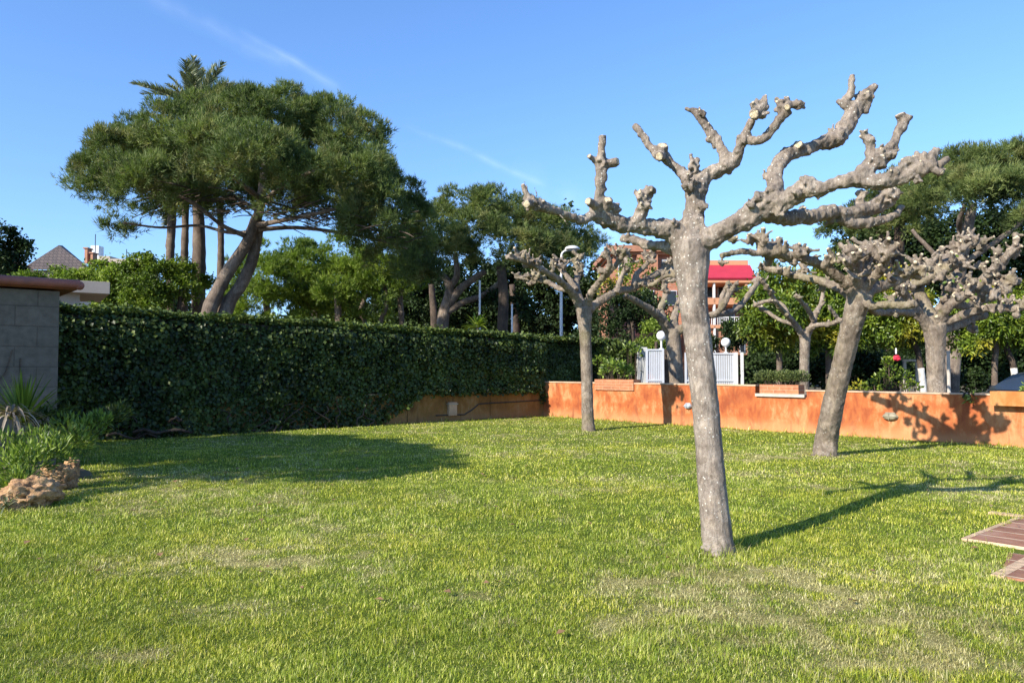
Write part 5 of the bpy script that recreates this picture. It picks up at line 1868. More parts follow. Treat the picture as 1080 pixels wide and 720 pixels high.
palm('tall palm, its fronds fanning above the big pine crown', tp([(208, 420, 7.5), (209, 320, 7), (210, 250, 6.2), (207, 180, 5.4), (205, 122, 5)], 35.5), (205, 114), 35.5, 38, 3.1, (0.2, 1.5), 4)
palm('slender palm trunk with crown lost inside the big pine', tp([(194, 420, 4), (194, 300, 3.8), (195, 250, 3.6), (196, 205, 3.2)], 36.5), (196, 200), 36.5, 16, 2.2, (-.5, .9), 5)
palm('slender palm close behind the leaning pine trunk', tp([(234, 420, 4), (232, 320, 3.6), (233, 260, 3.4), (232, 210, 3.2)], 37), (232, 205), 37, 16, 2.2, (-.5, .9), 6)
palm('palm furthest over towards the cream roof, reddish upper trunk', tp([(180, 420, 4.5), (179, 300, 4), (180, 255, 4.4), (182, 215, 4.4)], 38), (182, 208), 38, 16, 2.2, (-.5, .9), 7)

# the off-frame pine whose shade lies over the lawn by the hedge
oc = Vector((-11.2, 7.4, 0))
lobs = []
cc0 = Vector((-11.85, 8.6, 5.4))
for a_, b_, z, r in ((-3.3, 0.3, -.1, 1.0), (-2.3, -0.5, .1, 1.1), (-2.2, 0.9, 0, 1.0), (-1.0, 0.3, .3, 1.3), (-0.8, -1.0, 0, 1.1), (-0.6, 1.3, 0, 1.0), (0.6, 0, .4, 1.3), (0.8, -1.2, 0, 1.1), (0.9, 1.2, .1, 1.1), (2.0, 0, .3, 1.2),
                     (2.2, -1.1, 0, 1.1), (2.2, 1.1, 0, 1.1), (3.3, 0.2, .1, 1.1), (3.6, -0.9, -.1, 0.9), (4.3, 0.6, -.2, 0.9)):
    lobs.append((cc0 + Vector((-.656, .755, 0)) * a_ + Vector((.755, .656, 0)) * b_ + Vector((0, 0, z)), r))
tree('shade_pine', 'broad low pine beside the lawn that shades the grass by the hedge', 'tree', oc,
     [('trunk', [[(oc + Vector((0, 0, -.05)), 0.22), (oc + Vector((0.1, 0, 2.5)), 0.18), (oc + Vector((-0.3, 0.8, 4.8)), 0.14)]])], lobs, M['pine_leaf'], M['pine_bark'], None,
     clump_r=0.4, tuft_n=14, L=0.24, W=0.05, K=8, flat=0.7, zmin=-0.9, up=0.3)


# ------------------------------------------------------------------ block shed and cream roof
def shed():
    root_p = P(61, 400, 12.6); root_p.z = 0
    top = P(61, 304, 12.6).z
    A = P(61, 400, 12.6); A.z = 0
    E = Vector((cos(ANG_H), sin(ANG_H), 0))     # away from the camera along the hedge
    Nn = NH
    root = thing('block_shed', 'grey concrete block shed with rounded red-brown roof edge beside the hedge', 'shed', root_p)
    Lb = 7.0
    m = brickish('grey_blocks', (0.175, 0.142, 0.11), (0.155, 0.127, 0.10), (0.12, 0.097, 0.075), 0.62, 0.33, 0.009, rot=ANG_H, offset=0.5, stain=((0.13, 0.105, 0.08), 0.5), center=tuple(A))
    bm = bmesh.new()
    c = A - E * Lb / 2 - Nn * 1.6
    box(bm, (c.x, c.y, (top - 0.1) / 2), (Lb, 3.2, top + 0.1 - 0.1), ANG_H, bev=0.012)
    part('wall', bm, m, root)
    # roof slab and rounded edge
    bm = bmesh.new()
    c2 = c + E * 0.10 + Nn * 0.02
    box(bm, (c2.x, c2.y, top + 0.02), (Lb + 0.3, 3.36, 0.08), ANG_H, bev=0.02)
    rf = part('roof', bm, M['gutter_red'], root)
    bm = bmesh.new()
    a = A + E * 0.26 + Nn * 0.15
    b = A - E * (Lb + 0.2) + Nn * 0.15
    cyl(bm, (a.x, a.y, top + 0.07), (b.x, b.y, top + 0.05), 0.075, seg=20)
    ball(bm, (a.x, a.y, top + 0.05), 0.075, 16)
    shade_smooth(part('rounded_edge', bm, M['gutter_red'], rf))
    # dry climber stems on the wall
    rs = random.Random(9)
    paths = []
    for k in range(6):
        s = rs.uniform(0.4, 3.0); z = rs.uniform(0.8, 1.4)
        pth = []
        for j in range(5):
            p = A - E * s + Nn * 0.02
            pth.append((Vector((p.x, p.y, z)), 0.007))
            s += rs.uniform(-0.25, 0.35); z += rs.uniform(0.1, 0.4)
            z = min(z, top - 0.15)
        paths.append(pth)
    part_np('dry_climber_stem', tubes_mesh('dry_climber_stem', paths, 5, 0), M['palm_bark'], root)


shed()


def cream_building():
    D = 24.0
    a = P(116, 300, D)
    zt, zb = P(116, 297.5, D).z, P(116, 310, D).z
    E = Vector((cos(ANG_H), sin(ANG_H), 0))
    root = thing('flat_roof_building', 'low building with cream flat roof slab jutting over the hedge end', 'building', (a.x, a.y, 0))
    bm = bmesh.new()
    L_ = 5.0
    c = a - Vector((1, 0.12, 0)).normalized() * L_ / 2
    ang = radians(33)
    box(bm, (a.x - cos(ang) * L_ / 2 - sin(ang) * 1.8, a.y - sin(ang) * L_ / 2 + cos(ang) * 1.8, (zt + zb) / 2), (L_, 3.6, zt - zb), ang, bev=0.01)
    part('roof', bm, M['cream'], root)
    bm = bmesh.new()
    box(bm, (a.x - cos(ang) * (L_ / 2 + 0.4) - sin(ang) * 1.9, a.y - sin(ang) * (L_ / 2 + 0.4) + cos(ang) * 1.9, zb / 2), (L_ - 0.8, 3.0, zb - 0.002), ang)
    part('wall', bm, M['cream'], root)


cream_building()


# ------------------------------------------------------------------ far slate-roof house
def slate_house():
    D = 72
    root = thing('slate_house', 'distant house with steep dark slate roof and brick chimney', 'house', (P(60, 400, D).x, D, 0))
    q = lambda x, y, dy=0: P(x, y, D + dy)
    roofm = brickish('slate_tiles', (0.12, 0.095, 0.085), (0.085, 0.07, 0.066), (0.05, 0.042, 0.04), 0.4, 0.35, 0.03, bump=0.6)
    # hipped roof
    L0, R0 = q(22, 284), q(97, 285)
    Lb, Rb = q(22, 284, 9), q(97, 285, 9)
    ridge_a, ridge_b = q(62, 258.5, 3.5), q(66, 259, 6)
    bm = bmesh.new()
    vs = [bm.verts.new(v) for v in (L0, R0, Rb, Lb, ridge_a, ridge_b)]
    for f in ((0, 1, 4), (1, 2, 5, 4), (2, 3, 5), (3, 0, 4, 5), (0, 3, 2, 1)):
        bm.faces.new([vs[i] for i in f])
    bmesh.ops.recalc_face_normals(bm, faces=bm.faces)
    rf = part('roof', bm, roofm, root)
    bm = bmesh.new()
    z0 = q(40, 284).z
    cx = (L0.x + R0.x) / 2
    box(bm, (cx, D + 4.5, z0 / 2 - 0.01), ((R0.x - L0.x) * 0.9, 8, z0), 0)
    part('wall', bm, M['cream'], root)
    for x, y0, y1, w_ in ((93, 263, 278, 3), (99, 268, 280, 2.4)):
        bm = bmesh.new()
        a, b = q(x, y0, 1), q(x, y1, 1)
        box(bm, ((a.x + b.x) / 2, D + 1, (a.z + b.z) / 2), (R(w_, D), 0.8, a.z - b.z))
        box(bm, (a.x, D + 1, a.z + 0.06), (R(w_, D) + 0.2, 1.0, 0.12))
        part('chimney', bm, M['tile_edge'], rf)
    # second lower gable to the side
    bm = bmesh.new()
    pts = [q(14, 272, -3), q(38, 286, -3), q(-5, 290, -3)]
    pb = [q(14, 272, 4), q(38, 286, 4), q(-5, 290, 4)]
    vs = [bm.verts.new(v) for v in pts + pb]
    for f in ((0, 1, 2), (3, 4, 5), (0, 1, 4, 3), (1, 2, 5, 4), (2, 0, 3, 5)):
        bm.faces.new([vs[i] for i in f])
    bmesh.ops.recalc_face_normals(bm, faces=bm.faces)
    part('gable', bm, roofm, root)
    # a lower flat-topped house beyond
    r2 = thing('distant_house', 'pale distant house roofs with aerials over the shrubs', 'house', (P(120, 400, 80).x, 80, 0))
    bm = bmesh.new()
    for x0, x1, y in ((104, 116, 270), (116, 150, 273)):
        a, b = P(x0, y, 80), P(x1, y, 80)
        box(bm, ((a.x + b.x) / 2, 82, a.z / 2), (b.x - a.x - 0.02, 4, a.z))
    part('wall', bm, M['cream'], r2)
    for x, y in ((98, 246), (131, 262)):
        a, b = P(x, y, 80), P(x, 274, 80)
        bm = bmesh.new()
        part('aerial', cyl(bm, (a.x, 80.5, b.z - 0.4), (a.x, 80.5, a.z), 0.04, seg=6), M['dark_metal'], r2)
    bm = bmesh.new()
    a = P(97, 268, 80)
    box(bm, (a.x, 81, a.z), (0.9, 1, 2.0), bev=0.05)
    part('white_tank', bm, M['white_paint'], r2)


slate_house()


# ------------------------------------------------------------------ orange brick building
def brick_building():
    D = 46.0
    root = thing('brick_building', 'orange brick apartment building with red awning and balcony behind the gate', 'building', (P(720, 400, D).x, D, 0))
    bm_ = brickish('orange_brick', (0.44, 0.18, 0.10), (0.36, 0.14, 0.08), (0.36, 0.25, 0.18), 0.5, 0.16, 0.02, bump=0.3)
    q = lambda x, y, dy=0: P(x, y, D + dy)

    def slab(name, x0, x1, y0, y1, f, bdepth, m, par=root, bev=0.0):
        a, b = q(x0, y0, f), q(x1, y1, f)
        bm = bmesh.new()
        box(bm, ((a.x + b.x) / 2, D + f + bdepth / 2, (a.z + b.z) / 2), (b.x - a.x, bdepth, a.z - b.z), bev=bev)
        return part(name, bm, m, par)
    # left, taller block
    g = slab('wall', 646, 722, 268, 420, 3, 8, bm_)
    slab('roof', 641, 726, 258.5, 265, 2.4, 9.2, M['tile_edge'])
    slab('cornice', 644, 724, 265, 268.5, 2.7, 8.6, M['apricot'])
    slab('wall', 672, 694, 268.6, 300, 2.6, 0.4, M['tile_edge'])
    for x0, y0, x1, y1 in ((652, 276, 662, 292), (698, 274, 714, 292), (652, 304, 664, 322), (676, 306, 690, 322), (700, 306, 714, 322)):
        f = slab('window', x0, x1, y0, y1, 2.9, 0.14, M['white_metal'])
        slab('pane', x0 + 1, x1 - 1, y0 + 1, y1 - 1, 2.86, 0.06, M['glass'], f)
    slab('dark_wall', 655, 700, 325, 420, 2.2, 0.75, M['gutter_red'])
    # right block with awning
    slab('wall', 722, 790, 300, 420, 2.0, 8, bm_)
    slab('parapet', 730, 789, 274.5, 281, 1.2, 8, M['apricot'])
    bm = bmesh.new()
    A_, B_, C_, D_ = q(738, 279.5, 1.15), q(791, 279.5, 1.15), q(798, 293, -0.8), q(738, 293, -0.8)
    vs = [bm.verts.new(v) for v in (A_, B_, C_, D_)]
    f = bm.faces.new(vs)
    r = bmesh.ops.extrude_face_region(bm, geom=[f])
    bmesh.ops.translate(bm, vec=(0, 0.08, -0.12), verts=[v for v in r['geom'] if isinstance(v, bmesh.types.BMVert)])
    bmesh.ops.recalc_face_normals(bm, faces=bm.faces)
    part('awning', bm, M['red_awning'], root)
    slab('fascia', 738, 796, 293.2, 298, -0.7, 3, M['apricot'])
    slab('pillar', 752.5, 755.5, 298, 420, -0.6, 0.25, M['white_paint'])
    slab('pillar', 786, 789, 298, 342, -0.6, 0.25, M['apricot'])
    slab('balcony', 738, 789, 314, 321, -0.6, 2.55, M['apricot'])
    w = slab('window', 757, 772, 300, 313.5, 1.9, 0.15, M['white_metal'])
    slab('pane', 758, 764, 301, 313, 1.84, 0.06, M['glass'], w)
    slab('pane', 765, 771, 301, 313, 1.84, 0.06, M['glass'], w)
    w = slab('window', 744, 752, 300, 313.5, 1.9, 0.15, M['white_metal'])
    slab('pane', 745, 751, 301, 313, 1.84, 0.06, M['glass'], w)
    w = slab('window', 757, 775, 325, 340, 1.9, 0.15, M['white_metal'])
    slab('pane', 758, 765.5, 326, 339, 1.84, 0.06, M['glass'], w)
    slab('pane', 766.5, 774, 326, 339, 1.84, 0.06, M['glass'], w)
    slab('balcony', 738, 789, 342.5, 346, -0.6, 2.55, M['apricot'])
    bm = bmesh.new()
    for i in range(22):
        x = 739.5 + i * 2.2
        a, b = q(x, 334.5, -0.5), q(x, 342.4, -0.5)
        cyl(bm, (a.x, D - 0.5, b.z), (a.x, D - 0.5, a.z), 0.022, seg=6)
    a, b = q(738, 334.5, -0.5), q(789, 334.5, -0.5)
    cyl(bm, a, b, 0.035, seg=8)
    part('railing', bm, M['white_paint'], root)
    slab('wall', 738, 789, 346.2, 374, -0.4, 2.35, bm_)
    w = slab('window', 780, 786, 355, 372, -0.46, 0.12, M['white_metal'])
    slab('pane', 781, 785, 356, 371, -0.5, 0.06, M['glass'], w)


brick_building()


# ------------------------------------------------------------------ gates, globe lamps, lamp posts
def gate(label, x0, x1, y0, y1, D, slats=18):
    a, b = P(x0, y0, D), P(x1, y0, D)
    z1 = a.z
    root = thing('metal_gate', label, 'gate', ((a.x + b.x) / 2, D, 0), 'white gate leaves')
    bm = bmesh.new()
    n = slats
    for i in range(n):
        x = a.x + (b.x - a.x) * (i + 0.5) / n
        box(bm, (x, D, z1 / 2 + 0.04), ((b.x - a.x) / n * 0.78, 0.02, z1 - 0.2))
    part('slats', bm, M['white_metal'], root)
    bm = bmesh.new()
    for z in (0.12, z1 * 0.52, z1 - 0.03):
        box(bm, ((a.x + b.x) / 2, D - 0.015, z), (b.x - a.x, 0.06, 0.06))
    for x in (a.x, b.x):
        box(bm, (x, D - 0.01, z1 / 2), (0.075, 0.075, z1 + 0.02))
    part('gate_frame', bm, M['white_metal'], root)


gate('white slatted gate leaf between wall corner and the plane trunk', 682, 699, 368, 410, 27.5, 9)
gate('white slatted gate leaf seen beyond the near trunk', 723, 774, 372, 410, 30, 22)
T.thin = 0.82
gp = thing('gate_post', 'pair of slender white posts beside the wide gate leaf', 'post', (P(779, 400, 29.8).x, 29.8, 0))
for x in (776.5, 782.5):
    bm = bmesh.new()
    a = P(x, 371.5, 29.8)
    box(bm, (a.x, 29.8, a.z / 2), (0.10, 0.10, a.z), bev=0.006)
    part('upright', bm, M['white_paint'], gp)
bm = bmesh.new()
a, b = P(672, 366, 27.9), P(683, 366, 27.9)
box(bm, ((a.x + b.x) / 2, 28.1, a.z / 2), (b.x - a.x, 0.35, a.z), bev=0.02)
o = obj('gate_pillar', bm, plain_mat('pillar_stone', (0.40, 0.40, 0.38), 0.8, var=0.25, scale=5))
tag(o, 'weathered grey gate pillar against the ivy hedge end', 'pillar')
bm = bmesh.new()
a, b = P(699, 368, 27.9), P(707, 368, 27.9)
box(bm, ((a.x + b.x) / 2, 28.1, a.z / 2), (b.x - a.x, 0.35, a.z), bev=0.02)
o = obj('gate_pillar', bm, M['dark_bark'])
tag(o, 'dark gate pillar with peeling paint beside the smaller gate leaf', 'pillar')


def globe_lamp(label, x, y, r, D):
    c = P(x, y, D)
    z0 = P(x, 368 if x < 720 else 372, D).z - 0.02
    root = thing('globe_lamp', label, 'lamp', (c.x, D, z0), 'globe lamps on the gate')
    bm = bmesh.new()
    ball(bm, c, R(r, D), 24)
    shade_smooth(part('globe', bm, M['globe'], root), 80)
    bm = bmesh.new()
    cyl(bm, (c.x, D, z0), (c.x, D, c.z - R(r, D) * 0.8), 0.035, seg=12)
    cyl(bm, (c.x, D, c.z - R(r, D) * 1.05), (c.x, D, c.z - R(r, D) * 0.8), 0.06, 0.05, seg=16)
    cyl(bm, (c.x, D, z0), (c.x, D, z0 + 0.05), 0.11, 0.08, seg=16)
    shade_smooth(part('stem', bm, M['white_paint'], root))


globe_lamp('white globe lamp on the gate beside the ivy hedge', 697.5, 354, 5.1, 27.6)
globe_lamp('white globe lamp above the wide gate leaf', 765.5, 361, 4.9, 30.1)


def street_lamp():
    D = 36.0
    b = P(592, 400, D); b.z = 0
    root = thing('street_lamp', 'street lamp with white pole, curved arm and white dome head', 'street lamp', b)
    zt = P(592, 290, D).z
    bm = bmesh.new()
    cyl(bm, (b.x, D, 0), (b.x, D, zt), 0.09, 0.065, seg=14)
    cyl(bm, (b.x, D, 0), (b.x, D, 0.5), 0.13, 0.12, seg=14)
    shade_smooth(part('pole', bm, M['white_paint'], root))
    path = [(P(592, 292, D), .05), (P(592, 276, D), .05), (P(592.5, 268, D), .05), (P(596, 264.5, D), .05), (P(601, 264, D), .045)]
    part_np('arm', tubes_mesh('arm', [path], 10, 0), M['white_paint'], root)
    hc = P(603.5, 262.8, D)
    bm = bmesh.new()
    ball(bm, (0, 0, 0), 1, 24)
    for v in bm.verts:
        if v.co.z < 0:
            v.co.z *= 0.35
        v.co = Vector((v.co.x * 0.36, v.co.y * 0.36, v.co.z * 0.17)) + hc
    shade_smooth(part('lamp_head', bm, M['white_paint'], root), 60)
    bm = bmesh.new()
    cyl(bm, hc + Vector((0, 0, -0.10)), hc + Vector((0, 0, -0.02)), 0.2, 0.26, seg=18)
    part('diffuser', bm, M['lamp_glass'], root)


street_lamp()
for lab, x, y0, D, r, m in (('thin white post showing above the hedge by the forked pine trunk', 506, 297, 35, 0.045, 'white_paint'),
                            ('short thin pole under the second pine', 540, 322, 35, 0.04, 'white_paint')):
    bm = bmesh.new()
    a = P(x, y0, D)
    cyl(bm, (a.x, D, 0), (a.x, D, a.z), r * 1.2, r, seg=10)
    cyl(bm, (a.x, D, a.z), (a.x, D, a.z + 0.06), r * 1.5, r * 0.6, seg=10)
    tag(shade_smooth(obj('post', bm, M[m])), lab, 'post')


# ------------------------------------------------------------------ planters and plants
def leafy_plant(parent_or_none, name, label, cat, base, ctrs, size, m, n, spread, up=0.5, group=None, aspect=0.6, stems=True):
    """bushy plant: leaves in a cloud round ctrs (world points with radii)"""
    root = thing(name, label, cat, base, group)
    Vs, Ts, rn, b = [], [], [], 0
    for c, r in ctrs:
        d = sphere_dirs(n, -0.4, 1)
        p = np.array(c) + d * (r * RNG.uniform(0.3, 1.0, n) ** 0.6)[:, None] * np.array([1, 1, spread])
        dd = unit(d + np.array([0, 0, up]) + RNG.normal(size=(n, 3)) * 0.5)
        nn = unit(RNG.normal(size=(n, 3)) + np.array([0, 0, 0.8]))
        V, T_ = leaves(p, dd, nn, size * RNG.uniform(0.6, 1.3, n), size * aspect * RNG.uniform(0.7, 1.2, n), 0.15)
        Vs.append(V); Ts.append(T_ + b); b += len(V)
        rn.append(np.repeat(RNG.random(n), 4))
    part_np('foliage', np_mesh('foliage', np.concatenate(Vs), [np.concatenate(Ts)], {'rnd': np.concatenate(rn)}), m, root)
    if stems:
        rs = random.Random(len(ctrs) + n)
        paths = []
        for c, r in ctrs:
            for k in range(5):
                b0 = Vector(base) + Vector(((c[0] - base[0]) * 0.7 + rs.uniform(-.3, .3) * r, (c[1] - base[1]) * 0.7 + rs.uniform(-.3, .3) * r, 0))
                e = Vector(c) + Vector((rs.uniform(-.6, .6) * r, rs.uniform(-.6, .6) * r, rs.uniform(0, .6) * r * spread))
                paths.append([(b0, 0.012), ((b0 + e) / 2 + Vector((0, 0, 0.02)), 0.009), (e, 0.005)])
        part_np('stem', tubes_mesh('stem', paths, 5, 0), M['dark_bark'], root)
    return root


def wp(px, py, off):
    """point at a pixel on the orange wall's plane, off metres in front"""
    return on_plane(px, py, EW, NW, off)


def trough(label, x0, x1, ytop, ybot, off, depth, m, group=None, rim=True):
    a, b = wp(x0, ytop, off), wp(x1, ytop, off)
    zb = wp((x0 + x1) / 2, ybot, off).z
    zt = (a.z + b.z) / 2
    L_ = (b - a).length
    c = (a + b) / 2 - NW * depth / 2
    root = thing('planter_box', label, 'planter', (c.x, c.y, zb), group)
    bm = bmesh.new()
    th = 0.05
    h = zt - zb
    T0 = Matrix.Translation(Vector((c.x, c.y, zb))) @ Matrix.Rotation(ANG_W, 4, 'Z')
    for cc_, ss in (((0, -depth / 2 + th / 2, h / 2), (L_, th, h)), ((0, depth / 2 - th / 2, h / 2), (L_, th, h)),
                    ((-L_ / 2 + th / 2, 0, h / 2), (th, depth - 2 * th, h)), ((L_ / 2 - th / 2, 0, h / 2), (th, depth - 2 * th, h)), ((0, 0, 0.02), (L_ - 2 * th, depth - 2 * th, 0.04))):
        p = T0 @ Vector(cc_)
        box(bm, p, ss, ANG_W, bev=0.004)
    part('trough', bm, m, root)
    bm = bmesh.new()
    p = T0 @ Vector((0, 0, h * 0.86))
    box(bm, p, (L_ - 2 * th - 0.01, depth - 2 * th - 0.01, 0.04), ANG_W)
    part('soil', bm, M['earth'], root)
    return c, zt, L_


brickp = brickish('planter_brick', (0.44, 0.18, 0.085), (0.36, 0.14, 0.07), (0.4, 0.26, 0.16), 0.35, 0.09, 0.008, rot=ANG_W, bump=0.3)
c, zt, L_ = trough('brick trough planter resting on the stone ledge in the wall notch', 801, 842, 405.5, 416.5, 0.02, 0.32, brickp, 'wall planters')
ct = [(c + EW * t + Vector((0, 0, zt - c.z + 0.13)), 0.20) for t in np.linspace(-L_ / 2 - 0.02, L_ / 2 + 0.02, 7)]
leafy_plant(None, 'boxwood_shrub', 'row of low grey-green shrubs growing out of the brick trough', 'shrub', Vector((c.x, c.y, zt - 0.05)), [(Vector((a_.x, a_.y, zt + 0.15)), r_) for a_, r_ in ct], 0.055, M['shrub_leaf'], 420, 1.1, 0.9)

c, zt, L_ = trough('orange trough planter on the wall beside the ivy hedge', 627, 668, 400, 411.5, 0.05, 0.36, brickp, 'wall planters')
leafy_plant(None, 'leafy_shrub', 'bright large-leaved shrub in the orange trough beside the ivy hedge', 'shrub', Vector((c.x, c.y, zt - 0.05)),
            [(c + EW * t + Vector((0, 0, zt + h_ - c.z)), r_) for t, h_, r_ in ((-0.5, 0.2, .22), (-0.25, 0.35, .28), (0.1, 0.3, .26), (0.4, 0.2, .2))], 0.14, M['fresh_leaf'], 75, 1.2, 0.6)
# darker climber behind it
cc = P(652, 384, 28.5)
leafy_plant(None, 'leafy_shrub', 'dark glossy shrub spilling beside the gate pillar at the hedge end', 'shrub', Vector((cc.x, cc.y, 0)),
            [(P(x, y, 28.4), r_) for x, y, r_ in ((640, 380, .5), (655, 374, .5), (668, 376, .42), (660, 390, .5), (644, 396, .5), (630, 388, .5), (672, 392, .4), (658, 402, .5), (640, 408, .5))], 0.17, M['ivy_leaf'], 260, 1.0, 0.2, aspect=0.7)
leafy_plant(None, 'leafy_shrub', 'sunlit yellow-green sprigs at the end of the ivy hedge', 'shrub', Vector((P(666, 375, 27.6).x, 27.6, 0)),
            [(P(x, y, 27.8), r_) for x, y, r_ in ((664, 368, .22), (671, 372, .2), (642, 388, .25), (632, 382, .22))], 0.15, M['fresh_leaf'], 60, 1.0, 0.2, aspect=0.6)

c, zt, L_ = trough('ochre orange trough planter hung high on the wall by the parked car', 1044, 1110, 413, 428.5, 0.24, 0.34, M['planter_orange'], 'wall planters')
leafy_plant(None, 'leafy_shrub', 'low bright plants in the ochre trough by the parked car', 'shrub', Vector((c.x, c.y, zt - 0.05)),
            [(c + EW * t + Vector((0, 0, zt + 0.03 - c.z)), r_) for t, r_ in ((0.1, .14), (0.35, .18), (0.6, .2))], 0.08, M['fresh_leaf'], 90, 1.0, 0.6)
# weed growing from the wall top
w0 = wp(1020, 414, 0.0)
leafy_plant(None, 'wall_weed', 'small bright weed rooted in the top of the orange wall', 'plant', w0,
            [(wp(1016, 420, 0.06), .06), (wp(1022, 423, 0.07), .08), (wp(1026, 418, 0.05), .07)], 0.10, M['fresh_leaf'], 16, 1.0, -0.2, aspect=0.4)


# street-side shrubs with red flower, timber frame, white post
leafy_plant(None, 'flowering_shrub', 'leafy shrub with one red and white bloom beyond the wall', 'shrub', Vector((P(940, 400, 22).x, 22, 0)),
            [(P(x, y, 22), r_) for x, y, r_ in ((930, 402, .25), (940, 392, .28), (948, 404, .3), (955, 398, .2), (962, 408, .25), (920, 408, .25), (936, 382, .15), (905, 410, .25), (890, 412, .25))], 0.10, M['orange_leaf'], 90, 1.0, 0.3)
fl = bpy.data.objects[[o.name for o in bpy.data.objects if o.name.startswith('flowering_shrub')][0]]
bm = bmesh.new()
for i in range(9):
    a = i * 0.7
    c = P(945.5, 377.5, 21.8) + Vector((cos(a) * 0.05, -0.02 * (i % 3), sin(a) * 0.04))
    ball(bm, c, 0.055, 8, (1.2, 0.6, 0.8))
part('red_bloom', bm, M['flower_red'], fl)
bm = bmesh.new()
for i in range(4):
    ball(bm, P(945, 372 - i * 1.2, 21.8), 0.035, 8, (0.7, 0.7, 1.2))
part('white_bloom', bm, M['flower_white'], fl)

tf = thing('timber_frame', 'weathered timber frame of thin posts and rail beyond the wall', 'frame', (P(957, 400, 28).x, 28, 0))
for x in (954, 967):
    bm = bmesh.new()
    a = P(x, 379, 28)
    box(bm, (a.x, 28, a.z / 2), (0.09, 0.09, a.z), bev=0.005)
    part('post', bm, M['grey_stone'], tf)
bm = bmesh.new()
a, b = P(952, 380, 27.92), P(969, 380, 27.92)
box(bm, ((a.x + b.x) / 2, 27.92, a.z), (b.x - a.x, 0.06, 0.08))
part('rail', bm, M['grey_stone'], tf)
bm = bmesh.new()
a = P(1000, 371, 21.5)
cyl(bm, (a.x, 21.5, 0), (a.x, 21.5, a.z), 0.05, 0.045, seg=10)
cyl(bm, (a.x, 21.5, a.z), (a.x, 21.5, a.z + .03), 0.06, 0.05, seg=10)
tag(shade_smooth(obj('post', bm, M['grey_stone'])), 'thin grey post right beside the thick plane trunk beyond the wall', 'post')


# wall lights
def wall_light(label, px, py, wpx, hpx, shell, glass):
    c = wp(px, py, 0.06)
    D = c.y
    root = thing('wall_light', label, 'wall light', c, 'oval lights on the orange wall', ANG_W)
    w_, h_ = R(wpx, D) / 2, R(hpx, D) / 2
    bm = bmesh.new()
    ball(bm, (0, 0, 0), 1, 24, (w_, 0.06, h_))
    for v in bm.verts:
        if v.co.y > 0.0:
            v.co.y = min(v.co.y, 0.0) + 0.055
    shade_smooth(obj('lens', bm, glass, root), 60)
    bm = bmesh.new()
    ball(bm, (0, 0, 0), 1, 24, (w_ * 1.08, 0.03, h_ * 1.08))
    bmesh.ops.translate(bm, vec=(0, 0.026, 0), verts=bm.verts)
    box(bm, (0, -0.075, 0), (0.012, 0.012, h_ * 2.0))
    box(bm, (0, -0.06, 0), (w_ * 1.9, 0.012, 0.012))
    box(bm, (0, 0.04, h_ * 0.95), (w_ * 1.4, 0.05, 0.03), bev=0.008)
    shade_smooth(obj('housing', bm, shell, root), 50)


wall_light('blue-grey oval bulkhead light on the wall just beside the near trunk', 725, 428, 8.5, 5.5, M['grey_metal'], M['lamp_glass'])
wall_light('yellowed oval bulkhead light on the wall amid the branch shadows', 938.5, 439, 14.5, 7.5, M['lamp_shell'], M['lamp_shell'])


# spiky agave-like plant over the hedge
def rosette(name, label, cat, base, n, L, W, m, el=(0.2, 1.3), bend=0.4, group=None, seed=1, stem=None, part_name='leaves'):
    rs = random.Random(seed)
    root = thing(name, label, cat, base, group)
    Vs, Qs, rn, b = [], [], [], 0
    k = 7
    for i in range(n):
        az = rs.uniform(0, 2 * pi); e = rs.uniform(*el); l = L * rs.uniform(0.65, 1.1); w_ = W * rs.uniform(0.8, 1.2)
        t = np.linspace(0, 1, k)
        bd = bend * rs.uniform(0.5, 1.4)
        h = np.array([cos(az), sin(az), 0])
        c = np.array(base) + (np.array([0, 0, stem]) if stem else 0) + h * (l * t * cos(e))[:, None] + np.array([0, 0, 1]) * (l * t * sin(e) - bd * l * t ** 2.2)[:, None]
        sd = np.array([-sin(az), cos(az), 0])
        ww = w_ * np.array([0.6, 0.9, 1, 0.9, 0.7, 0.4, 0.03])
        up = np.array([0, 0, 1]) * (ww * 0.18)[:, None]
        V = np.stack([c - sd * ww[:, None] / 2 + up, c, c + sd * ww[:, None] / 2 + up], 1).reshape(-1, 3)
        j = np.arange(k - 1) * 3
        Q = np.concatenate([np.stack([j, j + 1, j + 4, j + 3], 1), np.stack([j + 1, j + 2, j + 5, j + 4], 1)]) + b
        Vs.append(V); Qs.append(Q); b += len(V); rn.append(np.full(len(V), rs.random()))
    part_np(part_name, np_mesh(part_name, np.concatenate(Vs), [np.concatenate(Qs)], {'rnd': np.concatenate(rn)}), m, root)
    return root


a = P(503, 346, 29)
r_ = rosette('yucca_plant', 'broad-leaved yucca showing above the hedge below the thin white post', 'plant', Vector((a.x, 29, 0)), 60, 0.85, 0.13, M['bush_leaf'], (0.1, 1.4), 0.35, seed=8, stem=a.z)
part_np('trunk', tubes_mesh('trunk', [[(Vector((a.x, 29, 0)), .12), (Vector((a.x, 29, a.z / 2)), .1), (a, .09)]], 10, 0.06), M['palm_bark'], r_)


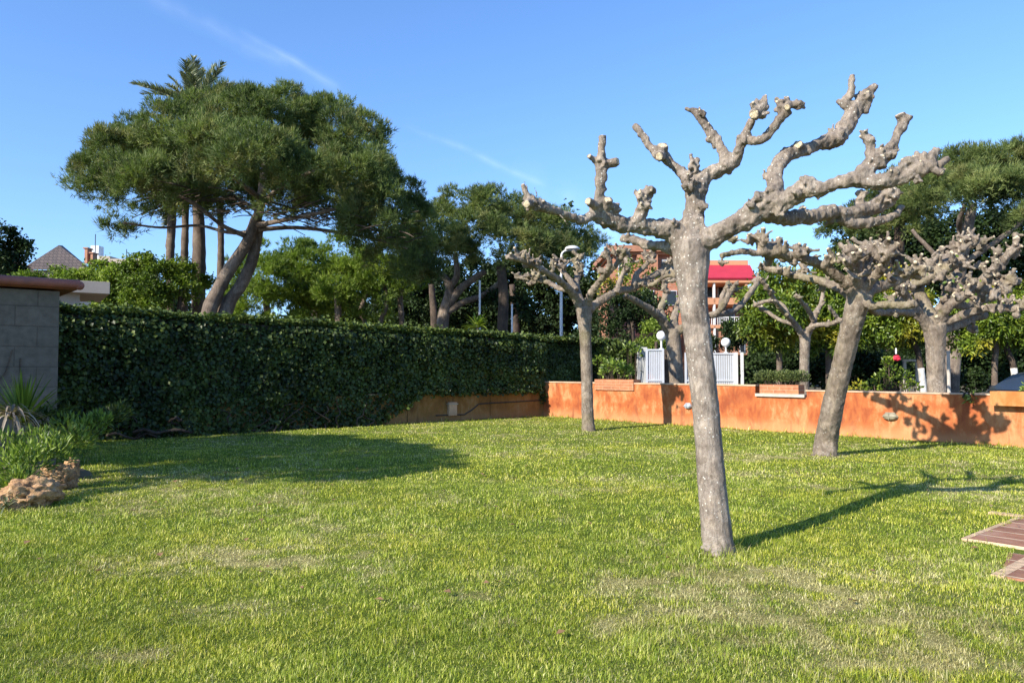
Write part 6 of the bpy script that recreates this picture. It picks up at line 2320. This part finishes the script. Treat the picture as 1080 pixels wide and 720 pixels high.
# ------------------------------------------------------------------ rock bed in the near corner
def rock(label, x, y, r, sc, seed, D=None):
    g = G(x, y)
    r *= 0.82
    b_ = bmesh.new()
    bmesh.ops.create_icosphere(b_, subdivisions=5, radius=1)
    V = np.array([v.co[:] for v in b_.verts])
    d = V.copy()
    Fc = np.array([[v.index for v in f.verts] for f in b_.faces])
    b_.free()
    off = 1 + 0.45 * fbm(d * 1.6 + seed, 4, seed) + 0.30 * fbm(d * 6 + seed, 4, seed + 3) - 0.5 * np.clip(fbm(d * 5.5, 2, seed + 9) - 0.1, 0, 1)
    V = d * off[:, None] * r * np.array(sc)
    c, s_ = cos(ANG_H), sin(ANG_H)
    V = np.stack([V[:, 0] * c - V[:, 1] * s_, V[:, 0] * s_ + V[:, 1] * c, V[:, 2]], 1) + np.array([g.x, g.y, r * sc[2] * 0.62])
    me = np_mesh('rock', V, [Fc], smooth=True)
    root = obj('rock', local(me, (g.x, g.y, 0)), M['rock'])
    root.location = (g.x, g.y, 0)
    tag(root, label, 'rock', 'limestone rocks edging the plant bed')


rock('orange-brown rough limestone rock nearest the camera edging the plant bed', 33, 533, 0.30, (1.35, 0.8, 0.85), 3)
rock('pitted pale brown rock, the further one of the plant bed edge', 62, 515, 0.24, (1.1, 0.8, 1.0), 8)
rock('dark low rock cut by the picture edge in the plant bed', 6, 536, 0.20, (1.0, 0.8, 0.7), 14)
rock('small rough rock at the far tip of the plant bed, half under leaves', 74, 505, 0.20, (0.8, 0.9, 1.1), 21)


def raised(px, py, D):
    return P(px, py, D)


# mounded soil of the bed
bm = bmesh.new()
ball(bm, (0, 0, 0), 1, 32, (1.9, 0.75, 0.28))
bc = P(-10, 510, 10.2); bc.z = 0.0
bmesh.ops.rotate(bm, cent=(0, 0, 0), matrix=Matrix.Rotation(ANG_H, 3, 'Z'), verts=bm.verts)
bmesh.ops.translate(bm, vec=(bc.x - 0.9, bc.y + 0.25, 0), verts=bm.verts)
kind(shade_smooth(obj('ground_mound', bm, M['earth'])), 'structure')

bushes = [
    ('bushy bright succulent shrub spilling over the limestone rocks', [(30, 490, .28, 9.6), (55, 480, .28, 10.0), (12, 500, .28, 9.4), (80, 468, .22, 10.6), (40, 472, .28, 10.3), (5, 478, .3, 10), (20, 512, .2, 9.2)], 0.10, 'fresh_leaf', 330, 0.28),
    ('taller airy shrub at the far tip of the plant bed', [(95, 455, .22, 11.2), (85, 462, .25, 11), (72, 455, .25, 11), (105, 446, .16, 11.3)], 0.11, 'fresh_leaf', 170, 0.3),
    ('dark feathery shrub at the foot of the shed wall', [(60, 446, .3, 11.4), (75, 450, .26, 11.4), (45, 452, .3, 11.2), (118, 443, .2, 12.2), (128, 436, .16, 12.4)], 0.10, 'ivy_leaf', 200, 0.3)]
for lab, ct, sz, m_, n_, asp in bushes:
    x, y, r_, D_ = ct[0]
    b0 = P(x, y, D_); b0.z = 0.05
    leafy_plant(None, 'garden_shrub', lab, 'shrub', b0, [(P(a_, b_, d_), rr) for a_, b_, rr, d_ in ct], sz, M[m_], n_, 1.0, 0.7, 'shrubs in the rock bed', asp, stems=False)

a = P(24, 446, 11.0)
rosette('fan_palm', 'small spiky fan palm with green fronds against the block wall', 'plant', Vector((a.x, a.y, 0.1)), 110, 0.85, 0.038, M['bush_leaf'], (0.25, 1.5), 0.1, seed=3, stem=a.z - 0.1)
a = P(12, 440, 10.6)
rosette('spider_plant', 'pale straw-coloured strap leaves arching over the plant bed', 'plant', Vector((a.x, a.y, 0.1)), 60, 0.62, 0.034, M['straw_leaf'], (0.3, 1.3), 0.9, seed=4, stem=a.z - 0.1)
a = P(8, 520, 8.7)
rosette('spider_plant', 'thin grey straps by the rocks at the near end of the bed', 'plant', Vector((a.x, a.y, 0.02)), 22, 0.36, 0.02, M['palm_leaf'], (0.2, 1.2), 0.7, seed=6, stem=0.02)


# ------------------------------------------------------------------ parked car beyond the wall
def car():
    D = 20.5
    x0 = P(1059, 412, D).x - 1.05
    root = thing('parked_car', 'dark grey parked car half hidden by the wall and planter', 'car', (x0 + 2.1, D, 0))
    prof = [(0.0, 0.35), (0.02, 0.72), (0.18, 0.86), (1.05, 1.00), (1.75, 1.50), (2.2, 1.58), (3.2, 1.58), (3.85, 1.42), (4.15, 1.0), (4.25, 0.85), (4.25, 0.35)]
    lo = [(0.0, 0.35), (0.02, 0.72), (0.18, 0.88), (1.05, 1.00), (4.18, 1.0), (4.25, 0.85), (4.25, 0.35)]
    hi = [(1.02, 1.0), (1.78, 1.50), (2.2, 1.58), (3.2, 1.58), (3.85, 1.42), (4.12, 1.0)]
    W = 1.75

    def extr(pts, w0, inset, bev):
        bm = bmesh.new()
        n = len(pts)
        zmin, zmax = min(p[1] for p in pts), max(p[1] for p in pts)
        A_ = []
        for sg in (-1, 1):
            ring = []
            for x, z in pts:
                ins = inset * (z - zmin) / (zmax - zmin)
                ring.append(bm.verts.new((x0 + x, D + sg * (w0 / 2 - ins), z)))
            A_.append(ring)
        bm.faces.new(A_[0]); bm.faces.new(A_[1][::-1])
        for i in range(n):
            j = (i + 1) % n
            bm.faces.new((A_[0][i], A_[1][i], A_[1][j], A_[0][j]))
        bmesh.ops.recalc_face_normals(bm, faces=bm.faces)
        bmesh.ops.bevel(bm, geom=list(bm.edges), offset=bev, segments=3, affect='EDGES')
        return bm
    body = shade_smooth(part('body', extr(lo, W, 0.03, 0.05), M['car_paint'], root), 40)
    cab = shade_smooth(part('cabin', extr(hi, W - 0.1, 0.18, 0.05), M['car_paint'], root), 40)
    # glass panels slightly proud
    bm = bmesh.new()
    vs = [bm.verts.new(v) for v in ((x0 + 1.10, D - 0.70, 1.045), (x0 + 1.10, D + 0.70, 1.045), (x0 + 1.70, D + 0.58, 1.455), (x0 + 1.70, D - 0.58, 1.455))]
    f = bm.faces.new(vs)
    bmesh.ops.translate(bm, vec=(-0.012, 0, 0.016), verts=bm.verts)
    bmesh.ops.solidify(bm, geom=[f], thickness=0.008)
    part('windscreen', bm, M['glass'], root)
    for sg in (-1, 1):
        for a, b in (((1.30, 1.06), (2.35, 1.50)), ((2.45, 1.06), (3.75, 1.50))):
            bm = bmesh.new()
            tl = 1.80 if a[0] < 2 else 2.45
            tr_ = 2.35 if a[0] < 2 else 3.55
            pts = [(a[0], 1.06), (b[0], 1.06), (tr_, 1.48), (tl, 1.48)]
            vs = []
            for x, z in pts:
                ins = 0.18 * (z - 1.0) / 0.58
                vs.append(bm.verts.new((x0 + x, D + sg * ((W - 0.1) / 2 - ins + 0.006), z)))
            f = bm.faces.new(vs)
            bmesh.ops.solidify(bm, geom=[f], thickness=0.006)
            part('side_window', bm, M['glass'], root)
        for x in (0.8, 3.4):
            bm = bmesh.new()
            cyl(bm, (x0 + x, D + sg * (W / 2 - 0.2), 0.32), (x0 + x, D + sg * (W / 2 + 0.01), 0.32), 0.32, seg=28)
            wh = shade_smooth(part('wheel', bm, M['rubber'], root))
            bm = bmesh.new()
            cyl(bm, (x0 + x, D + sg * (W / 2 - 0.1), 0.32), (x0 + x, D + sg * (W / 2 + 0.018), 0.32), 0.2, seg=24)
            part('rim', bm, M['grey_metal'], wh)
        bm = bmesh.new()
        box(bm, (x0 + 0.06, D + sg * 0.62, 0.74), (0.14, 0.34, 0.14), bev=0.03)
        part('headlight', bm, M['lamp_glass'], root)
        bm = bmesh.new()
        box(bm, (x0 + 1.35, D + sg * 0.95, 1.10), (0.12, 0.2, 0.13), bev=0.03)
        part('mirror', bm, M['car_paint'], root)


car()
